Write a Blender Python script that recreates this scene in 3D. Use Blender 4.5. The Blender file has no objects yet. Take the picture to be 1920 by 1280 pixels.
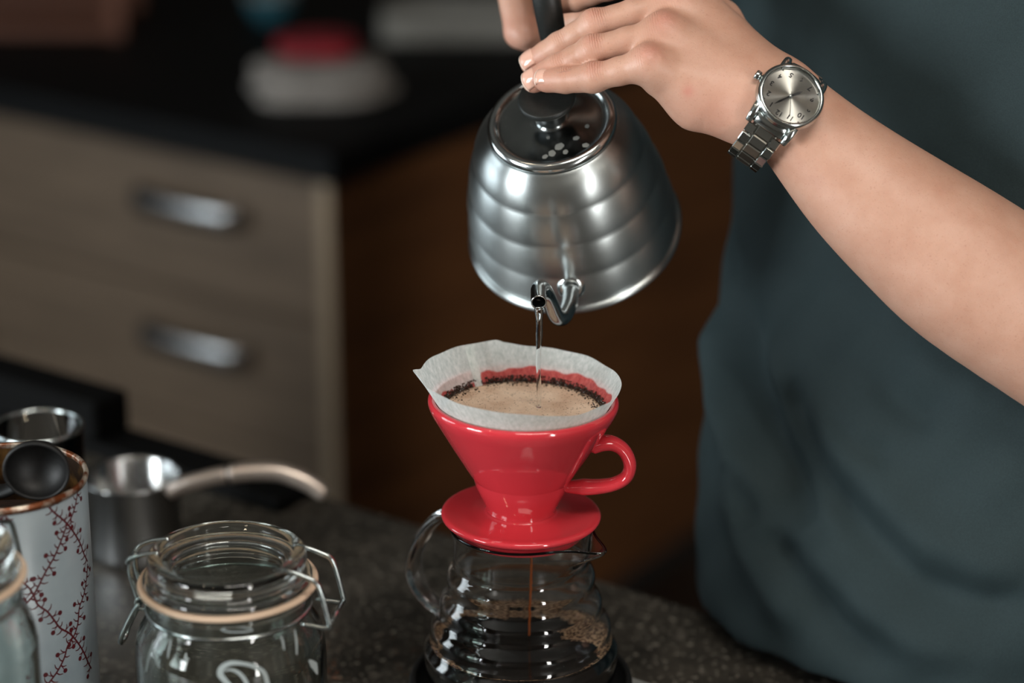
import bpy, bmesh, math, random
import numpy as np
from mathutils import Vector, Matrix

random.seed(7)
rng = np.random.default_rng(11)
sc = bpy.context.scene
col = sc.collection
PI = math.pi

# ------------------------------------------------------------------ camera
CAM = np.array([0.0, -1.380, 1.664])
PITCH = math.radians(20.0)
FPX = 85.0 / 36.0 * 1920.0
FW = np.array([0, math.cos(PITCH), -math.sin(PITCH)])
UP = np.array([0, math.sin(PITCH), math.cos(PITCH)])
RT = np.array([1.0, 0, 0])
cd = bpy.data.cameras.new('camera')
cam = bpy.data.objects.new('camera', cd)
col.objects.link(cam)
cd.lens = 85.0
cd.sensor_width = 36.0
cam.location = CAM
cam.rotation_euler = (math.radians(90) - PITCH, 0, 0)
cd.clip_start = 0.05
cd.dof.use_dof = True
cd.dof.focus_distance = 1.475
cd.dof.aperture_fstop = 2.4
cd.dof.aperture_blades = 0
sc.camera = cam

# ------------------------------------------------------------------ colour management
sc.view_settings.view_transform = 'Standard'
sc.view_settings.look = 'None'
sc.view_settings.gamma = 1.0
sc.view_settings.use_curve_mapping = False
sc.view_settings.exposure = 0.0
sc.cycles.max_bounces = 16
sc.cycles.transmission_bounces = 14
sc.cycles.transparent_max_bounces = 12
sc.cycles.sample_clamp_indirect = 6.0
sc.cycles.blur_glossy = 0.6

# ------------------------------------------------------------------ world and window light
w = bpy.data.worlds.new('world')
sc.world = w
w.use_nodes = True
w.node_tree.nodes['Background'].inputs[0].default_value = (0.55, 0.72, 0.80, 1)
w.node_tree.nodes['Background'].inputs[1].default_value = 0.6


def area_light(name, loc, aim, sx, sy, power, color):
    l = bpy.data.lights.new(name, 'AREA')
    l.shape = 'RECTANGLE'
    l.size = sx
    l.size_y = sy
    l.energy = power
    l.color = color
    o = bpy.data.objects.new(name, l)
    col.objects.link(o)
    o.location = loc
    d = Vector(aim) - Vector(loc)
    o.rotation_euler = d.to_track_quat('-Z', 'Y').to_euler()
    return o


# daylight in two side windows and in the narrow glazed door behind the camera, and the ceiling lamp's panel
area_light('window_daylight', (-2.47, -1.55, 1.60), (0, -1.55, 1.60), 1.14, 1.14, 108, (0.93, 0.98, 1.0))
area_light('far_window_daylight', (-2.47, 0.35, 1.30), (0, 0.35, 1.30), 1.04, 1.34, 22, (0.86, 0.95, 1.0))
area_light('door_daylight', (2.20, -3.27, 1.30), (2.20, 0, 1.30), 0.42, 2.26, 75, (1.0, 0.98, 0.95))
area_light('ceiling_panel_light', (0.30, -0.85, 2.635), (0.30, -0.85, 0), 0.90, 0.40, 15, (1.0, 0.94, 0.86))


# ------------------------------------------------------------------ helpers
def P(px, py, depth):
    return CAM + RT * ((px - 960) / FPX * depth) + UP * ((640 - py) / FPX * depth) + FW * depth


def ray(px, py):
    d = RT * ((px - 960) / FPX) + UP * ((640 - py) / FPX) + FW
    return d / np.linalg.norm(d)


def on_z(px, py, z):
    d = ray(px, py)
    return CAM + d * ((z - CAM[2]) / d[2])


def nrm(v):
    v = np.asarray(v, float)
    return v / np.linalg.norm(v)


def lin(r, g, b):
    f = lambda c: (c / 255 / 12.92) if c / 255 <= 0.04045 else ((c / 255 + 0.055) / 1.055) ** 2.4
    return (f(r), f(g), f(b), 1.0)


def mesh_obj(name, verts, faces, mat=None, parent=None, local=False, smooth=True, loc=None):
    """Link one mesh object. verts are world coordinates unless local; the origin goes to the parent's place or to loc."""
    verts = np.asarray(verts, float).reshape(-1, 3)
    if not local:
        if parent is not None:
            verts = verts - np.array(parent['_o'])
        elif loc is not None:
            verts = verts - np.array(loc)
    me = bpy.data.meshes.new(name)
    if isinstance(faces, np.ndarray):
        n, k = faces.shape
        me.vertices.add(len(verts))
        me.vertices.foreach_set('co', verts.ravel().astype(np.float32))
        me.loops.add(n * k)
        me.loops.foreach_set('vertex_index', faces.ravel().astype(np.int32))
        me.polygons.add(n)
        me.polygons.foreach_set('loop_start', (np.arange(n) * k).astype(np.int32))
        me.polygons.foreach_set('loop_total', np.full(n, k, np.int32))
        me.update(calc_edges=True)
        me.validate()
    else:
        me.from_pydata([tuple(v) for v in verts], [], [tuple(f) for f in faces])
        me.update()
        bm = bmesh.new(); bm.from_mesh(me)
        bmesh.ops.recalc_face_normals(bm, faces=bm.faces[:])
        bm.to_mesh(me); bm.free()
    if smooth:
        me.polygons.foreach_set('use_smooth', np.ones(len(me.polygons), bool))
    if mat is not None:
        me.materials.append(mat)
    o = bpy.data.objects.new(name, me)
    col.objects.link(o)
    if parent is not None:
        o.parent = parent
        o['_o'] = [float(c) for c in parent['_o']]
    elif loc is not None:
        o.location = [float(c) for c in loc]
        o['_o'] = [float(c) for c in loc]
    else:
        o['_o'] = [0.0, 0.0, 0.0]
    return o


def tag(o, label=None, cat=None, group=None, kind=None):
    if label: o['label'] = label
    if cat: o['category'] = cat
    if group: o['group'] = group
    if kind: o['kind'] = kind
    return o


def thing(name, loc, label, cat, group=None):
    o = bpy.data.objects.new(name, None)
    o.empty_display_size = 0.02
    col.objects.link(o)
    o.location = [float(c) for c in loc]
    o['_o'] = [float(c) for c in loc]
    return tag(o, label, cat, group)


def join(parts):
    vs, fs, n = [], [], 0
    for v, f in parts:
        v = np.asarray(v, float)
        vs.append(v)
        fs += [tuple(int(i) + n for i in q) for q in f]
        n += len(v)
    return np.vstack(vs), fs


def lathe(profile, n=64, closed=False, frame=None, sx=1.0):
    """Turn (r, z) pairs; frame = (origin, ex, ey, ez)."""
    O, ex, ey, ez = frame if frame else (np.zeros(3), np.array([1., 0, 0]), np.array([0, 1., 0]), np.array([0, 0, 1.]))
    O, ex, ey, ez = map(np.asarray, (O, ex, ey, ez))
    th = np.arange(n) * 2 * PI / n
    ring = np.cos(th)[:, None] * ex + np.sin(th)[:, None] * ey
    vs, fs, idx = [], [], []
    for r, z in profile:
        if r < 1e-7:
            idx.append([len(vs)] * n)
            vs.append(O + ez * z)
        else:
            idx.append(list(range(len(vs), len(vs) + n)))
            vs += list(O + ring * r + ez * z)
    m = len(profile)
    for i in range(m if closed else m - 1):
        a, b = idx[i], idx[(i + 1) % m]
        for j in range(n):
            k = (j + 1) % n
            q = [a[j], a[k], b[k], b[j]]
            q = [x for t, x in enumerate(q) if x != q[t - 1]]
            if len(q) >= 3: fs.append(tuple(q))
    return np.array(vs), fs


def smooth_profile(pts, n=6):
    """Catmull-Rom through the points."""
    pts = np.asarray(pts, float)
    out = []
    m = len(pts)
    for i in range(m - 1):
        p0, p1, p2, p3 = pts[max(i - 1, 0)], pts[i], pts[i + 1], pts[min(i + 2, m - 1)]
        for t in np.arange(n) / n:
            out.append(0.5 * ((2 * p1) + (-p0 + p2) * t + (2 * p0 - 5 * p1 + 4 * p2 - p3) * t * t + (-p0 + 3 * p1 - 3 * p2 + p3) * t ** 3))
    out.append(pts[-1])
    return np.array(out)


def tube(path, rad, n=12, closed=False, caps=True, flat=None, up=None):
    """Sweep a circle (or ellipse: flat = (a, b) factors with up as the reference) along a path."""
    path = np.asarray(path, float)
    m = len(path)
    rad = np.broadcast_to(np.asarray(rad, float), (m,)) if np.ndim(rad) < 2 else rad
    if closed:
        tan = np.roll(path, -1, 0) - np.roll(path, 1, 0)
    else:
        tan = np.gradient(path, axis=0)
    tan /= np.linalg.norm(tan, axis=1)[:, None] + 1e-12
    ref = np.asarray(up, float) if up is not None else (np.array([0, 0, 1.]) if abs(tan[0][2]) < 0.9 else np.array([1., 0, 0]))
    u = nrm(ref - tan[0] * ref.dot(tan[0]))
    th = np.arange(n) * 2 * PI / n
    fa, fb = flat if flat else (1, 1)
    vs = []
    for i in range(m):
        rr = ref if up is not None else u
        u2 = rr - tan[i] * rr.dot(tan[i])
        if np.linalg.norm(u2) > 1e-6: u = nrm(u2)
        v = np.cross(tan[i], u)
        vs += list(path[i] + rad[i] * (np.cos(th)[:, None] * u * fa + np.sin(th)[:, None] * v * fb))
    fs = []
    for i in range(m if closed else m - 1):
        a, b = i * n, ((i + 1) % m) * n
        for j in range(n):
            k = (j + 1) % n
            fs.append((a + j, a + k, b + k, b + j))
    if caps and not closed:
        fs.append(tuple(range(n - 1, -1, -1)))
        fs.append(tuple(range((m - 1) * n, m * n)))
    return np.array(vs), fs


def box(c, s, rot=0.0, bevel=0.0, ex=None, ey=None, ez=None):
    """Bevelled box: centre, full size, turned about z (or by axes)."""
    hx, hy, hz = [x / 2 for x in s]
    b = min(bevel, hx * 0.9, hy * 0.9, hz * 0.9)
    if b > 0:
        vs, key = [], {}
        for sx in (-1, 1):
            for sy in (-1, 1):
                for sz in (-1, 1):
                    for ax in range(3):
                        p = [sx * (hx - b), sy * (hy - b), sz * (hz - b)]
                        p[ax] += (sx, sy, sz)[ax] * b
                        key[(sx, sy, sz, ax)] = len(vs)
                        vs.append(p)
        fs = []
        for ax in range(3):
            o1, o2 = (ax + 1) % 3, (ax + 2) % 3
            for s_ in (-1, 1):
                q = []
                for a1, a2 in ((-1, -1), (1, -1), (1, 1), (-1, 1)):
                    t = [0, 0, 0]
                    t[ax], t[o1], t[o2] = s_, a1, a2
                    q.append(key[(*t, ax)])
                fs.append(tuple(q if s_ > 0 else q[::-1]))
        for ax in range(3):
            o1, o2 = (ax + 1) % 3, (ax + 2) % 3
            for a1 in (-1, 1):
                for a2 in (-1, 1):
                    t0 = [0, 0, 0]; t1 = [0, 0, 0]
                    t0[ax], t0[o1], t0[o2] = -1, a1, a2
                    t1[ax], t1[o1], t1[o2] = 1, a1, a2
                    q = [key[(*t0, o1)], key[(*t1, o1)], key[(*t1, o2)], key[(*t0, o2)]]
                    fs.append(tuple(q if a1 * a2 < 0 else q[::-1]))
        for sx in (-1, 1):
            for sy in (-1, 1):
                for sz in (-1, 1):
                    q = [key[(sx, sy, sz, k)] for k in range(3)]
                    fs.append(tuple(q if sx * sy * sz > 0 else q[::-1]))
        vs = np.array(vs)
    else:
        vs = np.array([(x, y, z) for x in (-hx, hx) for y in (-hy, hy) for z in (-hz, hz)])
        fs = [(0, 1, 3, 2), (4, 6, 7, 5), (0, 4, 5, 1), (2, 3, 7, 6), (0, 2, 6, 4), (1, 5, 7, 3)]
    if ex is not None:
        M = np.array([ex, ey, ez])
    else:
        cz, sn = math.cos(rot), math.sin(rot)
        M = np.array([[cz, sn, 0], [-sn, cz, 0], [0, 0, 1]])
    return vs @ M + np.asarray(c, float), fs


# ------------------------------------------------------------------ implicit surfaces (bodies, cloth)
def surface_nets(D, lo, h):
    nx, ny, nz = D.shape
    S = D < 0
    c = [S[i:nx - 1 + i, j:ny - 1 + j, k:nz - 1 + k] for i in (0, 1) for j in (0, 1) for k in (0, 1)]
    tot = sum(x.astype(np.int8) for x in c)
    act = (tot > 0) & (tot < 8)
    I, J, K = np.nonzero(act)
    n = len(I)
    corner = [(i, j, k) for i in (0, 1) for j in (0, 1) for k in (0, 1)]
    val = np.stack([D[I + i, J + j, K + k] for i, j, k in corner], 1)
    acc = np.zeros((n, 3)); cnt = np.zeros(n)
    for a in range(8):
        for b in range(a + 1, 8):
            A, B = corner[a], corner[b]
            if sum(abs(A[t] - B[t]) for t in range(3)) != 1: continue
            va, vb = val[:, a], val[:, b]
            x = (va < 0) != (vb < 0)
            t = np.where(x, va / np.where(va == vb, 1, va - vb), 0)
            p = np.array(A, float) + (np.array(B, float) - np.array(A, float)) * t[:, None]
            acc += np.where(x[:, None], p, 0)
            cnt += x
    V = (np.stack([I, J, K], 1) + acc / cnt[:, None]) * h + np.asarray(lo)
    idx = np.full(act.shape, -1, np.int64)
    idx[I, J, K] = np.arange(n)
    F = []
    for ax in range(3):
        s0 = [slice(None)] * 3; s1 = [slice(None)] * 3
        s0[ax] = slice(0, -1); s1[ax] = slice(1, None)
        e = S[tuple(s0)] != S[tuple(s1)]
        o1, o2 = (ax + 1) % 3, (ax + 2) % 3
        g = list(np.nonzero(e))
        ok = (g[o1] > 0) & (g[o2] > 0) & (g[o1] < D.shape[o1] - 1) & (g[o2] < D.shape[o2] - 1)
        g = [x[ok] for x in g]
        flip = S[tuple(g)]
        q = []
        for d1, d2 in ((-1, -1), (0, -1), (0, 0), (-1, 0)):
            t = list(g)
            t[o1] = g[o1] + d1
            t[o2] = g[o2] + d2
            q.append(idx[tuple(t)])
        Q = np.stack(q, 1)
        Q = np.where(flip[:, None], Q, Q[:, ::-1])
        F.append(Q)
    return V, np.vstack(F)


class Field:
    def __init__(s, lo, hi, h):
        s.lo, s.h = np.asarray(lo, float), h
        s.n = np.ceil((np.asarray(hi) - s.lo) / h).astype(int) + 1
        s.ax = [s.lo[i] + np.arange(s.n[i]) * h for i in range(3)]

    def blank(s):
        return np.full(tuple(s.n), 0.06, np.float32)

    def cone(s, D, a, b, ra, rb, k=0.004, scale=None):
        """Tapered capsule blended into D; scale = (axis, factor) flattens it along an axis."""
        a, b = np.asarray(a, float), np.asarray(b, float)
        m = max(ra, rb) * (max(1.0, 1.0 / scale[1]) if scale else 1) * 1.0 + max(k, 0.004) + 0.006
        i0 = np.maximum(np.floor((np.minimum(a, b) - m - s.lo) / s.h).astype(int), 0)
        i1 = np.minimum(np.ceil((np.maximum(a, b) + m - s.lo) / s.h).astype(int) + 1, s.n)
        if np.any(i1 <= i0): return
        sl = tuple(slice(i0[t], i1[t]) for t in range(3))
        X, Y, Z = np.meshgrid(*[s.ax[t][sl[t]].astype(np.float32) for t in range(3)], indexing='ij')
        ba = b - a
        L2 = ba.dot(ba) + 1e-12
        t = np.clip(((X - a[0]) * ba[0] + (Y - a[1]) * ba[1] + (Z - a[2]) * ba[2]) / L2, 0, 1)
        dx, dy, dz = X - a[0] - t * ba[0], Y - a[1] - t * ba[1], Z - a[2] - t * ba[2]
        q = dx * dx + dy * dy + dz * dz
        if scale:
            n_, f = scale
            pr = dx * n_[0] + dy * n_[1] + dz * n_[2]
            q = q + pr * pr * (f * f - 1)
        d = np.sqrt(q) - (ra + (rb - ra) * t)
        A = D[sl]
        hh = np.clip(0.5 + 0.5 * (A - d) / k, 0, 1)
        D[sl] = A * (1 - hh) + d * hh - k * hh * (1 - hh)

    @staticmethod
    def merge(A, B, k):
        hh = np.clip(0.5 + 0.5 * (A - B) / k, 0, 1)
        return A * (1 - hh) + B * hh - k * hh * (1 - hh)


def seg_t(p, a, b):
    ba = b - a
    t = np.clip(((p - a) @ ba) / ba.dot(ba), 0, 1)
    return t, np.linalg.norm(p - a - t[:, None] * ba, axis=1)


# ------------------------------------------------------------------ materials
def nodes_of(m):
    m.use_nodes = True
    nt = m.node_tree
    return nt, nt.nodes['Principled BSDF']


def mat(name, color, rough=0.5, metal=0.0, **kw):
    m = bpy.data.materials.new(name)
    nt, b = nodes_of(m)
    b.inputs['Base Color'].default_value = color
    b.inputs['Roughness'].default_value = rough
    b.inputs['Metallic'].default_value = metal
    for k, v in kw.items():
        b.inputs[k.replace('_', ' ')].default_value = v
    return m


def add(nt, t, **kw):
    n = nt.nodes.new(t)
    for k, v in kw.items(): setattr(n, k, v)
    return n


def noise(nt, scale, detail=4.0, rough=0.55, coord='Object', vec_scale=None):
    tc = add(nt, 'ShaderNodeTexCoord')
    nz = add(nt, 'ShaderNodeTexNoise')
    nz.inputs['Scale'].default_value = scale
    nz.inputs['Detail'].default_value = detail
    nz.inputs['Roughness'].default_value = rough
    if vec_scale:
        mp = add(nt, 'ShaderNodeMapping')
        mp.inputs['Scale'].default_value = vec_scale
        nt.links.new(tc.outputs[coord], mp.inputs['Vector'])
        nt.links.new(mp.outputs[0], nz.inputs['Vector'])
    else:
        nt.links.new(tc.outputs[coord], nz.inputs['Vector'])
    return nz


def ramp(nt, src, stops):
    r = add(nt, 'ShaderNodeValToRGB')
    e = r.color_ramp.elements
    while len(e) > 1: e.remove(e[-1])
    e[0].position, e[0].color = stops[0]
    for p, c in stops[1:]:
        x = e.new(p)
        x.color = c
    nt.links.new(src, r.inputs[0])
    return r


def bump(nt, b, src, strength, dist):
    bp = add(nt, 'ShaderNodeBump')
    bp.inputs['Strength'].default_value = strength
    bp.inputs['Distance'].default_value = dist
    nt.links.new(src, bp.inputs['Height'])
    nt.links.new(bp.outputs[0], b.inputs['Normal'])
    return bp


def g4(v): return (v, v, v, 1)


def noisy(name, c0, c1, scale, rough=0.5, metal=0.0, lo=0.35, hi=0.65, bump_s=0.0, bump_d=0.001, detail=4, vec=None, rr=None, **kw):
    m = mat(name, c0, rough, metal, **kw)
    nt, b = nodes_of(m)
    nz = noise(nt, scale, detail, vec_scale=vec)
    r = ramp(nt, nz.outputs[0], [(lo, c0), (hi, c1)])
    nt.links.new(r.outputs[0], b.inputs['Base Color'])
    if rr:
        r2 = ramp(nt, nz.outputs[0], [(lo, g4(rr[0])), (hi, g4(rr[1]))])
        nt.links.new(r2.outputs[0], b.inputs['Roughness'])
    if bump_s: bump(nt, b, nz.outputs[0], bump_s, bump_d)
    return m


M = {}
M['wall'] = noisy('wall_paint', lin(92, 84, 76), lin(100, 92, 84), 3, 0.9)
M['ceiling'] = mat('ceiling_paint', lin(120, 116, 110), 0.9)
M['floor'] = noisy('floor_boards', lin(42, 30, 22), lin(60, 44, 32), 2, 0.5, vec=(1, 12, 1))
M['frame_white'] = mat('window_frame_paint', lin(200, 200, 195), 0.5)
M['lamp'] = mat('lamp_glow', lin(255, 220, 180), 0.5)
M['lamp'].node_tree.nodes['Principled BSDF'].inputs['Emission Color'].default_value = (1.0, 0.78, 0.55, 1)
M['lamp'].node_tree.nodes['Principled BSDF'].inputs['Emission Strength'].default_value = 60
M['black_metal'] = mat('black_metal', lin(22, 22, 22), 0.45, 0.2)

# speckled dark stone
M['stone'] = mat('dark_stone', lin(40, 37, 33), 0.42)
nt, b = nodes_of(M['stone'])
n1 = noise(nt, 26, 6, 0.65)
n2 = noise(nt, 210, 3, 0.6)
n3 = noise(nt, 95, 3, 0.5)
r1 = ramp(nt, n1.outputs[0], [(0.35, lin(34, 32, 28)), (0.6, lin(58, 54, 48)), (0.75, lin(72, 67, 60))])
r2 = ramp(nt, n2.outputs[0], [(0.58, (0, 0, 0, 1)), (0.70, (1, 1, 1, 1))])
r3 = ramp(nt, n3.outputs[0], [(0.62, (0, 0, 0, 1)), (0.72, (0.7, 0.7, 0.7, 1))])
mx = add(nt, 'ShaderNodeMix', data_type='RGBA')
nt.links.new(r2.outputs[0], mx.inputs[0])
nt.links.new(r1.outputs[0], mx.inputs[6])
mx.inputs[7].default_value = lin(150, 144, 132)
mx2 = add(nt, 'ShaderNodeMix', data_type='RGBA')
nt.links.new(r3.outputs[0], mx2.inputs[0])
nt.links.new(mx.outputs[2], mx2.inputs[6])
mx2.inputs[7].default_value = lin(104, 98, 90)
nt.links.new(mx2.outputs[2], b.inputs['Base Color'])
bump(nt, b, n2.outputs[0], 0.25, 0.0006)

M['black_top'] = noisy('black_worktop', lin(6, 7, 8), lin(10, 11, 12), 30, 0.6, Specular_IOR_Level=0.15)
M['drawer_wood'] = noisy('drawer_wood', lin(84, 69, 54), lin(103, 86, 69), 5, 0.55, vec=(1, 1, 14), bump_s=0.1)
M['panel_edge'] = mat('pale_panel_edge', lin(140, 122, 100), 0.5)
M['side_wood'] = noisy('side_wood', lin(76, 46, 23), lin(98, 62, 33), 3, 0.5, vec=(1, 1, 10))
M['recess'] = mat('dark_recess', lin(20, 18, 16), 0.8)
M['chrome'] = mat('chrome', g4(0.38), 0.26, 1.0)
M['wire'] = mat('steel_wire', lin(190, 198, 198), 0.2, 1.0)


def steel(name, color, r0, r1, aniso=0.0, smudge=22):
    m = mat(name, color, r0, 1.0)
    nt, b = nodes_of(m)
    nz = noise(nt, smudge, 5, 0.6)
    r = ramp(nt, nz.outputs[0], [(0.35, g4(r0)), (0.68, g4(r1))])
    nt.links.new(r.outputs[0], b.inputs['Roughness'])
    nz2 = noise(nt, 9, 4, 0.6)
    r2 = ramp(nt, nz2.outputs[0], [(0.3, tuple(c * 0.84 for c in color[:3]) + (1,)), (0.7, color)])
    nt.links.new(r2.outputs[0], b.inputs['Base Color'])
    if aniso:
        b.inputs['Anisotropic'].default_value = aniso
        b.inputs['Anisotropic Rotation'].default_value = 0.25
        tg = add(nt, 'ShaderNodeTangent', direction_type='RADIAL', axis='Z')
        nt.links.new(tg.outputs[0], b.inputs['Tangent'])
    return m


M['kettle'] = steel('kettle_steel', lin(180, 186, 186), 0.32, 0.38, 0.82)
M['kettle_lid'] = steel('kettle_lid_steel', lin(150, 156, 156), 0.14, 0.30, 0.0, 60)
M['kettle_trim'] = steel('kettle_trim_steel', lin(205, 210, 210), 0.10, 0.20)
M['spout_steel'] = steel('spout_steel', lin(180, 184, 184), 0.12, 0.24)
M['kettle_inside'] = mat('kettle_inside', lin(60, 60, 58), 0.5, 0.8)
M['black_plastic'] = noisy('black_plastic', lin(24, 27, 26), lin(30, 33, 32), 500, 0.42, bump_s=0.25, bump_d=0.0002)
M['scale_mark'] = mat('limescale', lin(128, 130, 126), 0.55, 0.4)
M['ceramic'] = mat('red_ceramic', lin(203, 54, 63), 0.10, 0.0, Coat_Weight=0.6, Coat_Roughness=0.03)
nt, b = nodes_of(M['ceramic'])
b.inputs['Subsurface Weight'].default_value = 0.0
nz = noise(nt, 60, 2)
bump(nt, b, nz.outputs[0], 0.06, 0.001)

# filter paper: dry above, wet and red-backed below
m = bpy.data.materials.new('filter_paper')
M['paper'] = m
m.use_nodes = True
nt = m.node_tree
b = nt.nodes['Principled BSDF']
out = nt.nodes['Material Output']
b.inputs['Roughness'].default_value = 0.85
at = add(nt, 'ShaderNodeAttribute', attribute_name='wet')
nz = noise(nt, 420, 5, 0.7, vec_scale=(1, 1, 0.35))
nzb = noise(nt, 60, 4, 0.6)
ma = add(nt, 'ShaderNodeMath', operation='MULTIPLY_ADD')
nt.links.new(nzb.outputs[0], ma.inputs[0])
ma.inputs[1].default_value = 0.22
nt.links.new(at.outputs['Fac'], ma.inputs[2])
wet = ramp(nt, ma.outputs[0], [(0.55, (0, 0, 0, 1)), (0.66, (1, 1, 1, 1))])
dryc = ramp(nt, nz.outputs[0], [(0.3, lin(214, 224, 220)), (0.7, lin(248, 250, 248))])
wetc = ramp(nt, nz.outputs[0], [(0.3, lin(190, 78, 78)), (0.72, lin(226, 128, 120))])
mx = add(nt, 'ShaderNodeMix', data_type='RGBA')
nt.links.new(wet.outputs[0], mx.inputs[0])
nt.links.new(dryc.outputs[0], mx.inputs[6])
nt.links.new(wetc.outputs[0], mx.inputs[7])
nt.links.new(mx.outputs[2], b.inputs['Base Color'])
bump(nt, b, nz.outputs[0], 0.35, 0.0006)
tr = add(nt, 'ShaderNodeBsdfTranslucent')
nt.links.new(mx.outputs[2], tr.inputs['Color'])
tp = add(nt, 'ShaderNodeBsdfTransparent')
ms1 = add(nt, 'ShaderNodeMixShader'); ms1.inputs[0].default_value = 0.38
ms2 = add(nt, 'ShaderNodeMixShader')
fr = ramp(nt, nz.outputs[0], [(0.3, g4(0.26)), (0.7, g4(0.10))])
nt.links.new(fr.outputs[0], ms2.inputs[0])
nt.links.new(b.outputs[0], ms1.inputs[1]); nt.links.new(tr.outputs[0], ms1.inputs[2])
nt.links.new(ms1.outputs[0], ms2.inputs[1]); nt.links.new(tp.outputs[0], ms2.inputs[2])
nt.links.new(ms2.outputs[0], out.inputs['Surface'])

M['foam'] = noisy('coffee_foam', lin(196, 160, 132), lin(228, 200, 174), 55, 0.55, lo=0.3, hi=0.62, detail=6)
nt, b = nodes_of(M['foam'])
vz = add(nt, 'ShaderNodeTexVoronoi'); vz.inputs['Scale'].default_value = 420
tc = add(nt, 'ShaderNodeTexCoord'); nt.links.new(tc.outputs['Object'], vz.inputs['Vector'])
nz = noise(nt, 70, 3)
mul = add(nt, 'ShaderNodeMath', operation='MULTIPLY'); nt.links.new(vz.outputs['Distance'], mul.inputs[0]); mul.inputs[1].default_value = 1.0
sb = add(nt, 'ShaderNodeMath', operation='MULTIPLY_ADD'); nt.links.new(nz.outputs[0], sb.inputs[0]); sb.inputs[1].default_value = -0.42; nt.links.new(mul.outputs[0], sb.inputs[2])
dk = ramp(nt, sb.outputs[0], [(-0.0, g4(0.55)), (0.012, g4(0))])
old = b.inputs['Base Color'].links[0].from_socket
mx = add(nt, 'ShaderNodeMix', data_type='RGBA')
nt.links.new(dk.outputs[0], mx.inputs[0]); nt.links.new(old, mx.inputs[6]); mx.inputs[7].default_value = lin(92, 66, 48)
nt.links.new(mx.outputs[2], b.inputs['Base Color'])
bump(nt, b, vz.outputs['Distance'], 0.3, 0.0006)
b.inputs['Subsurface Weight'].default_value = 0.0

M['grounds'] = noisy('wet_coffee_grounds', lin(26, 16, 10), lin(62, 42, 28), 900, 0.28)
M['coffee'] = mat('black_coffee', lin(12, 6, 4), 0.04, 0.0, IOR=1.34)
M['drip'] = mat('amber_coffee', lin(196, 104, 40), 0.03, 0.0, Transmission_Weight=0.4, IOR=1.34)
M['glass'] = mat('clear_glass', (1, 1, 1, 1), 0.0, 0.0, Transmission_Weight=1.0, IOR=1.47)
M['jar_glass'] = mat('jar_glass', (0.93, 0.98, 0.955, 1), 0.0, 0.0, Transmission_Weight=1.0, IOR=1.5)
M['water'] = mat('water', (0.97, 0.99, 1, 1), 0.0, 0.0, Transmission_Weight=1.0, IOR=1.333)
# mottled bubbles left on the carafe wall
M['bubbles'] = mat('brown_bubbles', lin(150, 108, 76), 0.25)
nt, b = nodes_of(M['bubbles'])
vz = add(nt, 'ShaderNodeTexVoronoi'); vz.inputs['Scale'].default_value = 520
tc = add(nt, 'ShaderNodeTexCoord'); nt.links.new(tc.outputs['Object'], vz.inputs['Vector'])
r = ramp(nt, vz.outputs['Distance'], [(0.22, lin(22, 13, 8)), (0.4, lin(110, 76, 50)), (0.65, lin(204, 168, 130))])
nt.links.new(r.outputs[0], b.inputs['Base Color'])
bump(nt, b, vz.outputs['Distance'], 0.8, 0.0012)

M['gasket'] = mat('rubber_gasket', lin(214, 186, 160), 0.55, Subsurface_Weight=0.0)
M['print_white'] = mat('etched_print', lin(170, 180, 180), 0.7)
M['tin'] = noisy('painted_tin', lin(122, 135, 142), lin(146, 157, 162), 18, 0.30, lo=0.3, hi=0.7, metal=0.0)
nt, b = nodes_of(M['tin'])
nzt = noise(nt, 55, 5, 0.7)
rt = ramp(nt, nzt.outputs[0], [(0.72, (0, 0, 0, 1)), (0.78, (1, 1, 1, 1))])
old = b.inputs['Base Color'].links[0].from_socket
mx = add(nt, 'ShaderNodeMix', data_type='RGBA')
nt.links.new(rt.outputs[0], mx.inputs[0]); nt.links.new(old, mx.inputs[6]); mx.inputs[7].default_value = lin(120, 128, 130)
nt.links.new(mx.outputs[2], b.inputs['Base Color'])
M['tin_rim'] = noisy('worn_tin_rim', lin(120, 66, 36), lin(206, 196, 180), 90, 0.35, 0.6, lo=0.42, hi=0.6)
M['tin_inside'] = noisy('tin_inside', lin(44, 30, 18), lin(120, 86, 44), 60, 0.4, 0.5, lo=0.45, hi=0.7)
M['vine'] = mat('dark_red_print', lin(78, 13, 21), 0.45)
M['tea'] = noisy('dark_ground_coffee', lin(20, 10, 6), lin(52, 26, 14), 300, 0.8, bump_s=0.8, bump_d=0.003)
M['scoop'] = noisy('black_scoop', lin(7, 7, 7), lin(13, 13, 13), 400, 0.55, bump_s=0.3, bump_d=0.0003)
M['cup_steel'] = steel('cup_steel', lin(180, 182, 182), 0.18, 0.30, 0.6, 12)
M['handle_steel'] = mat('satin_handle', lin(214, 200, 188), 0.34, 0.85)
M['black_box'] = mat('black_enamel', lin(5, 5, 5), 0.75, Specular_IOR_Level=0.12)
M['scale_body'] = mat('scale_steel', lin(190, 192, 190), 0.35, 0.6)
M['rubber'] = mat('black_rubber', lin(14, 15, 16), 0.5)
M['white_cloth'] = noisy('white_cloth', lin(128, 122, 116), lin(146, 140, 134), 20, 0.85, bump_s=0.3, bump_d=0.004)
M['red_cloth'] = noisy('red_cloth', lin(126, 22, 34), lin(150, 30, 42), 20, 0.8)
M['white_tray'] = mat('white_tray', lin(112, 110, 104), 0.5)
M['teal'] = mat('teal_ceramic', lin(44, 88, 100), 0.3)
M['orange_wood'] = noisy('orange_wood', lin(84, 46, 28), lin(102, 58, 36), 6, 0.5, vec=(1, 1, 8))

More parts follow.
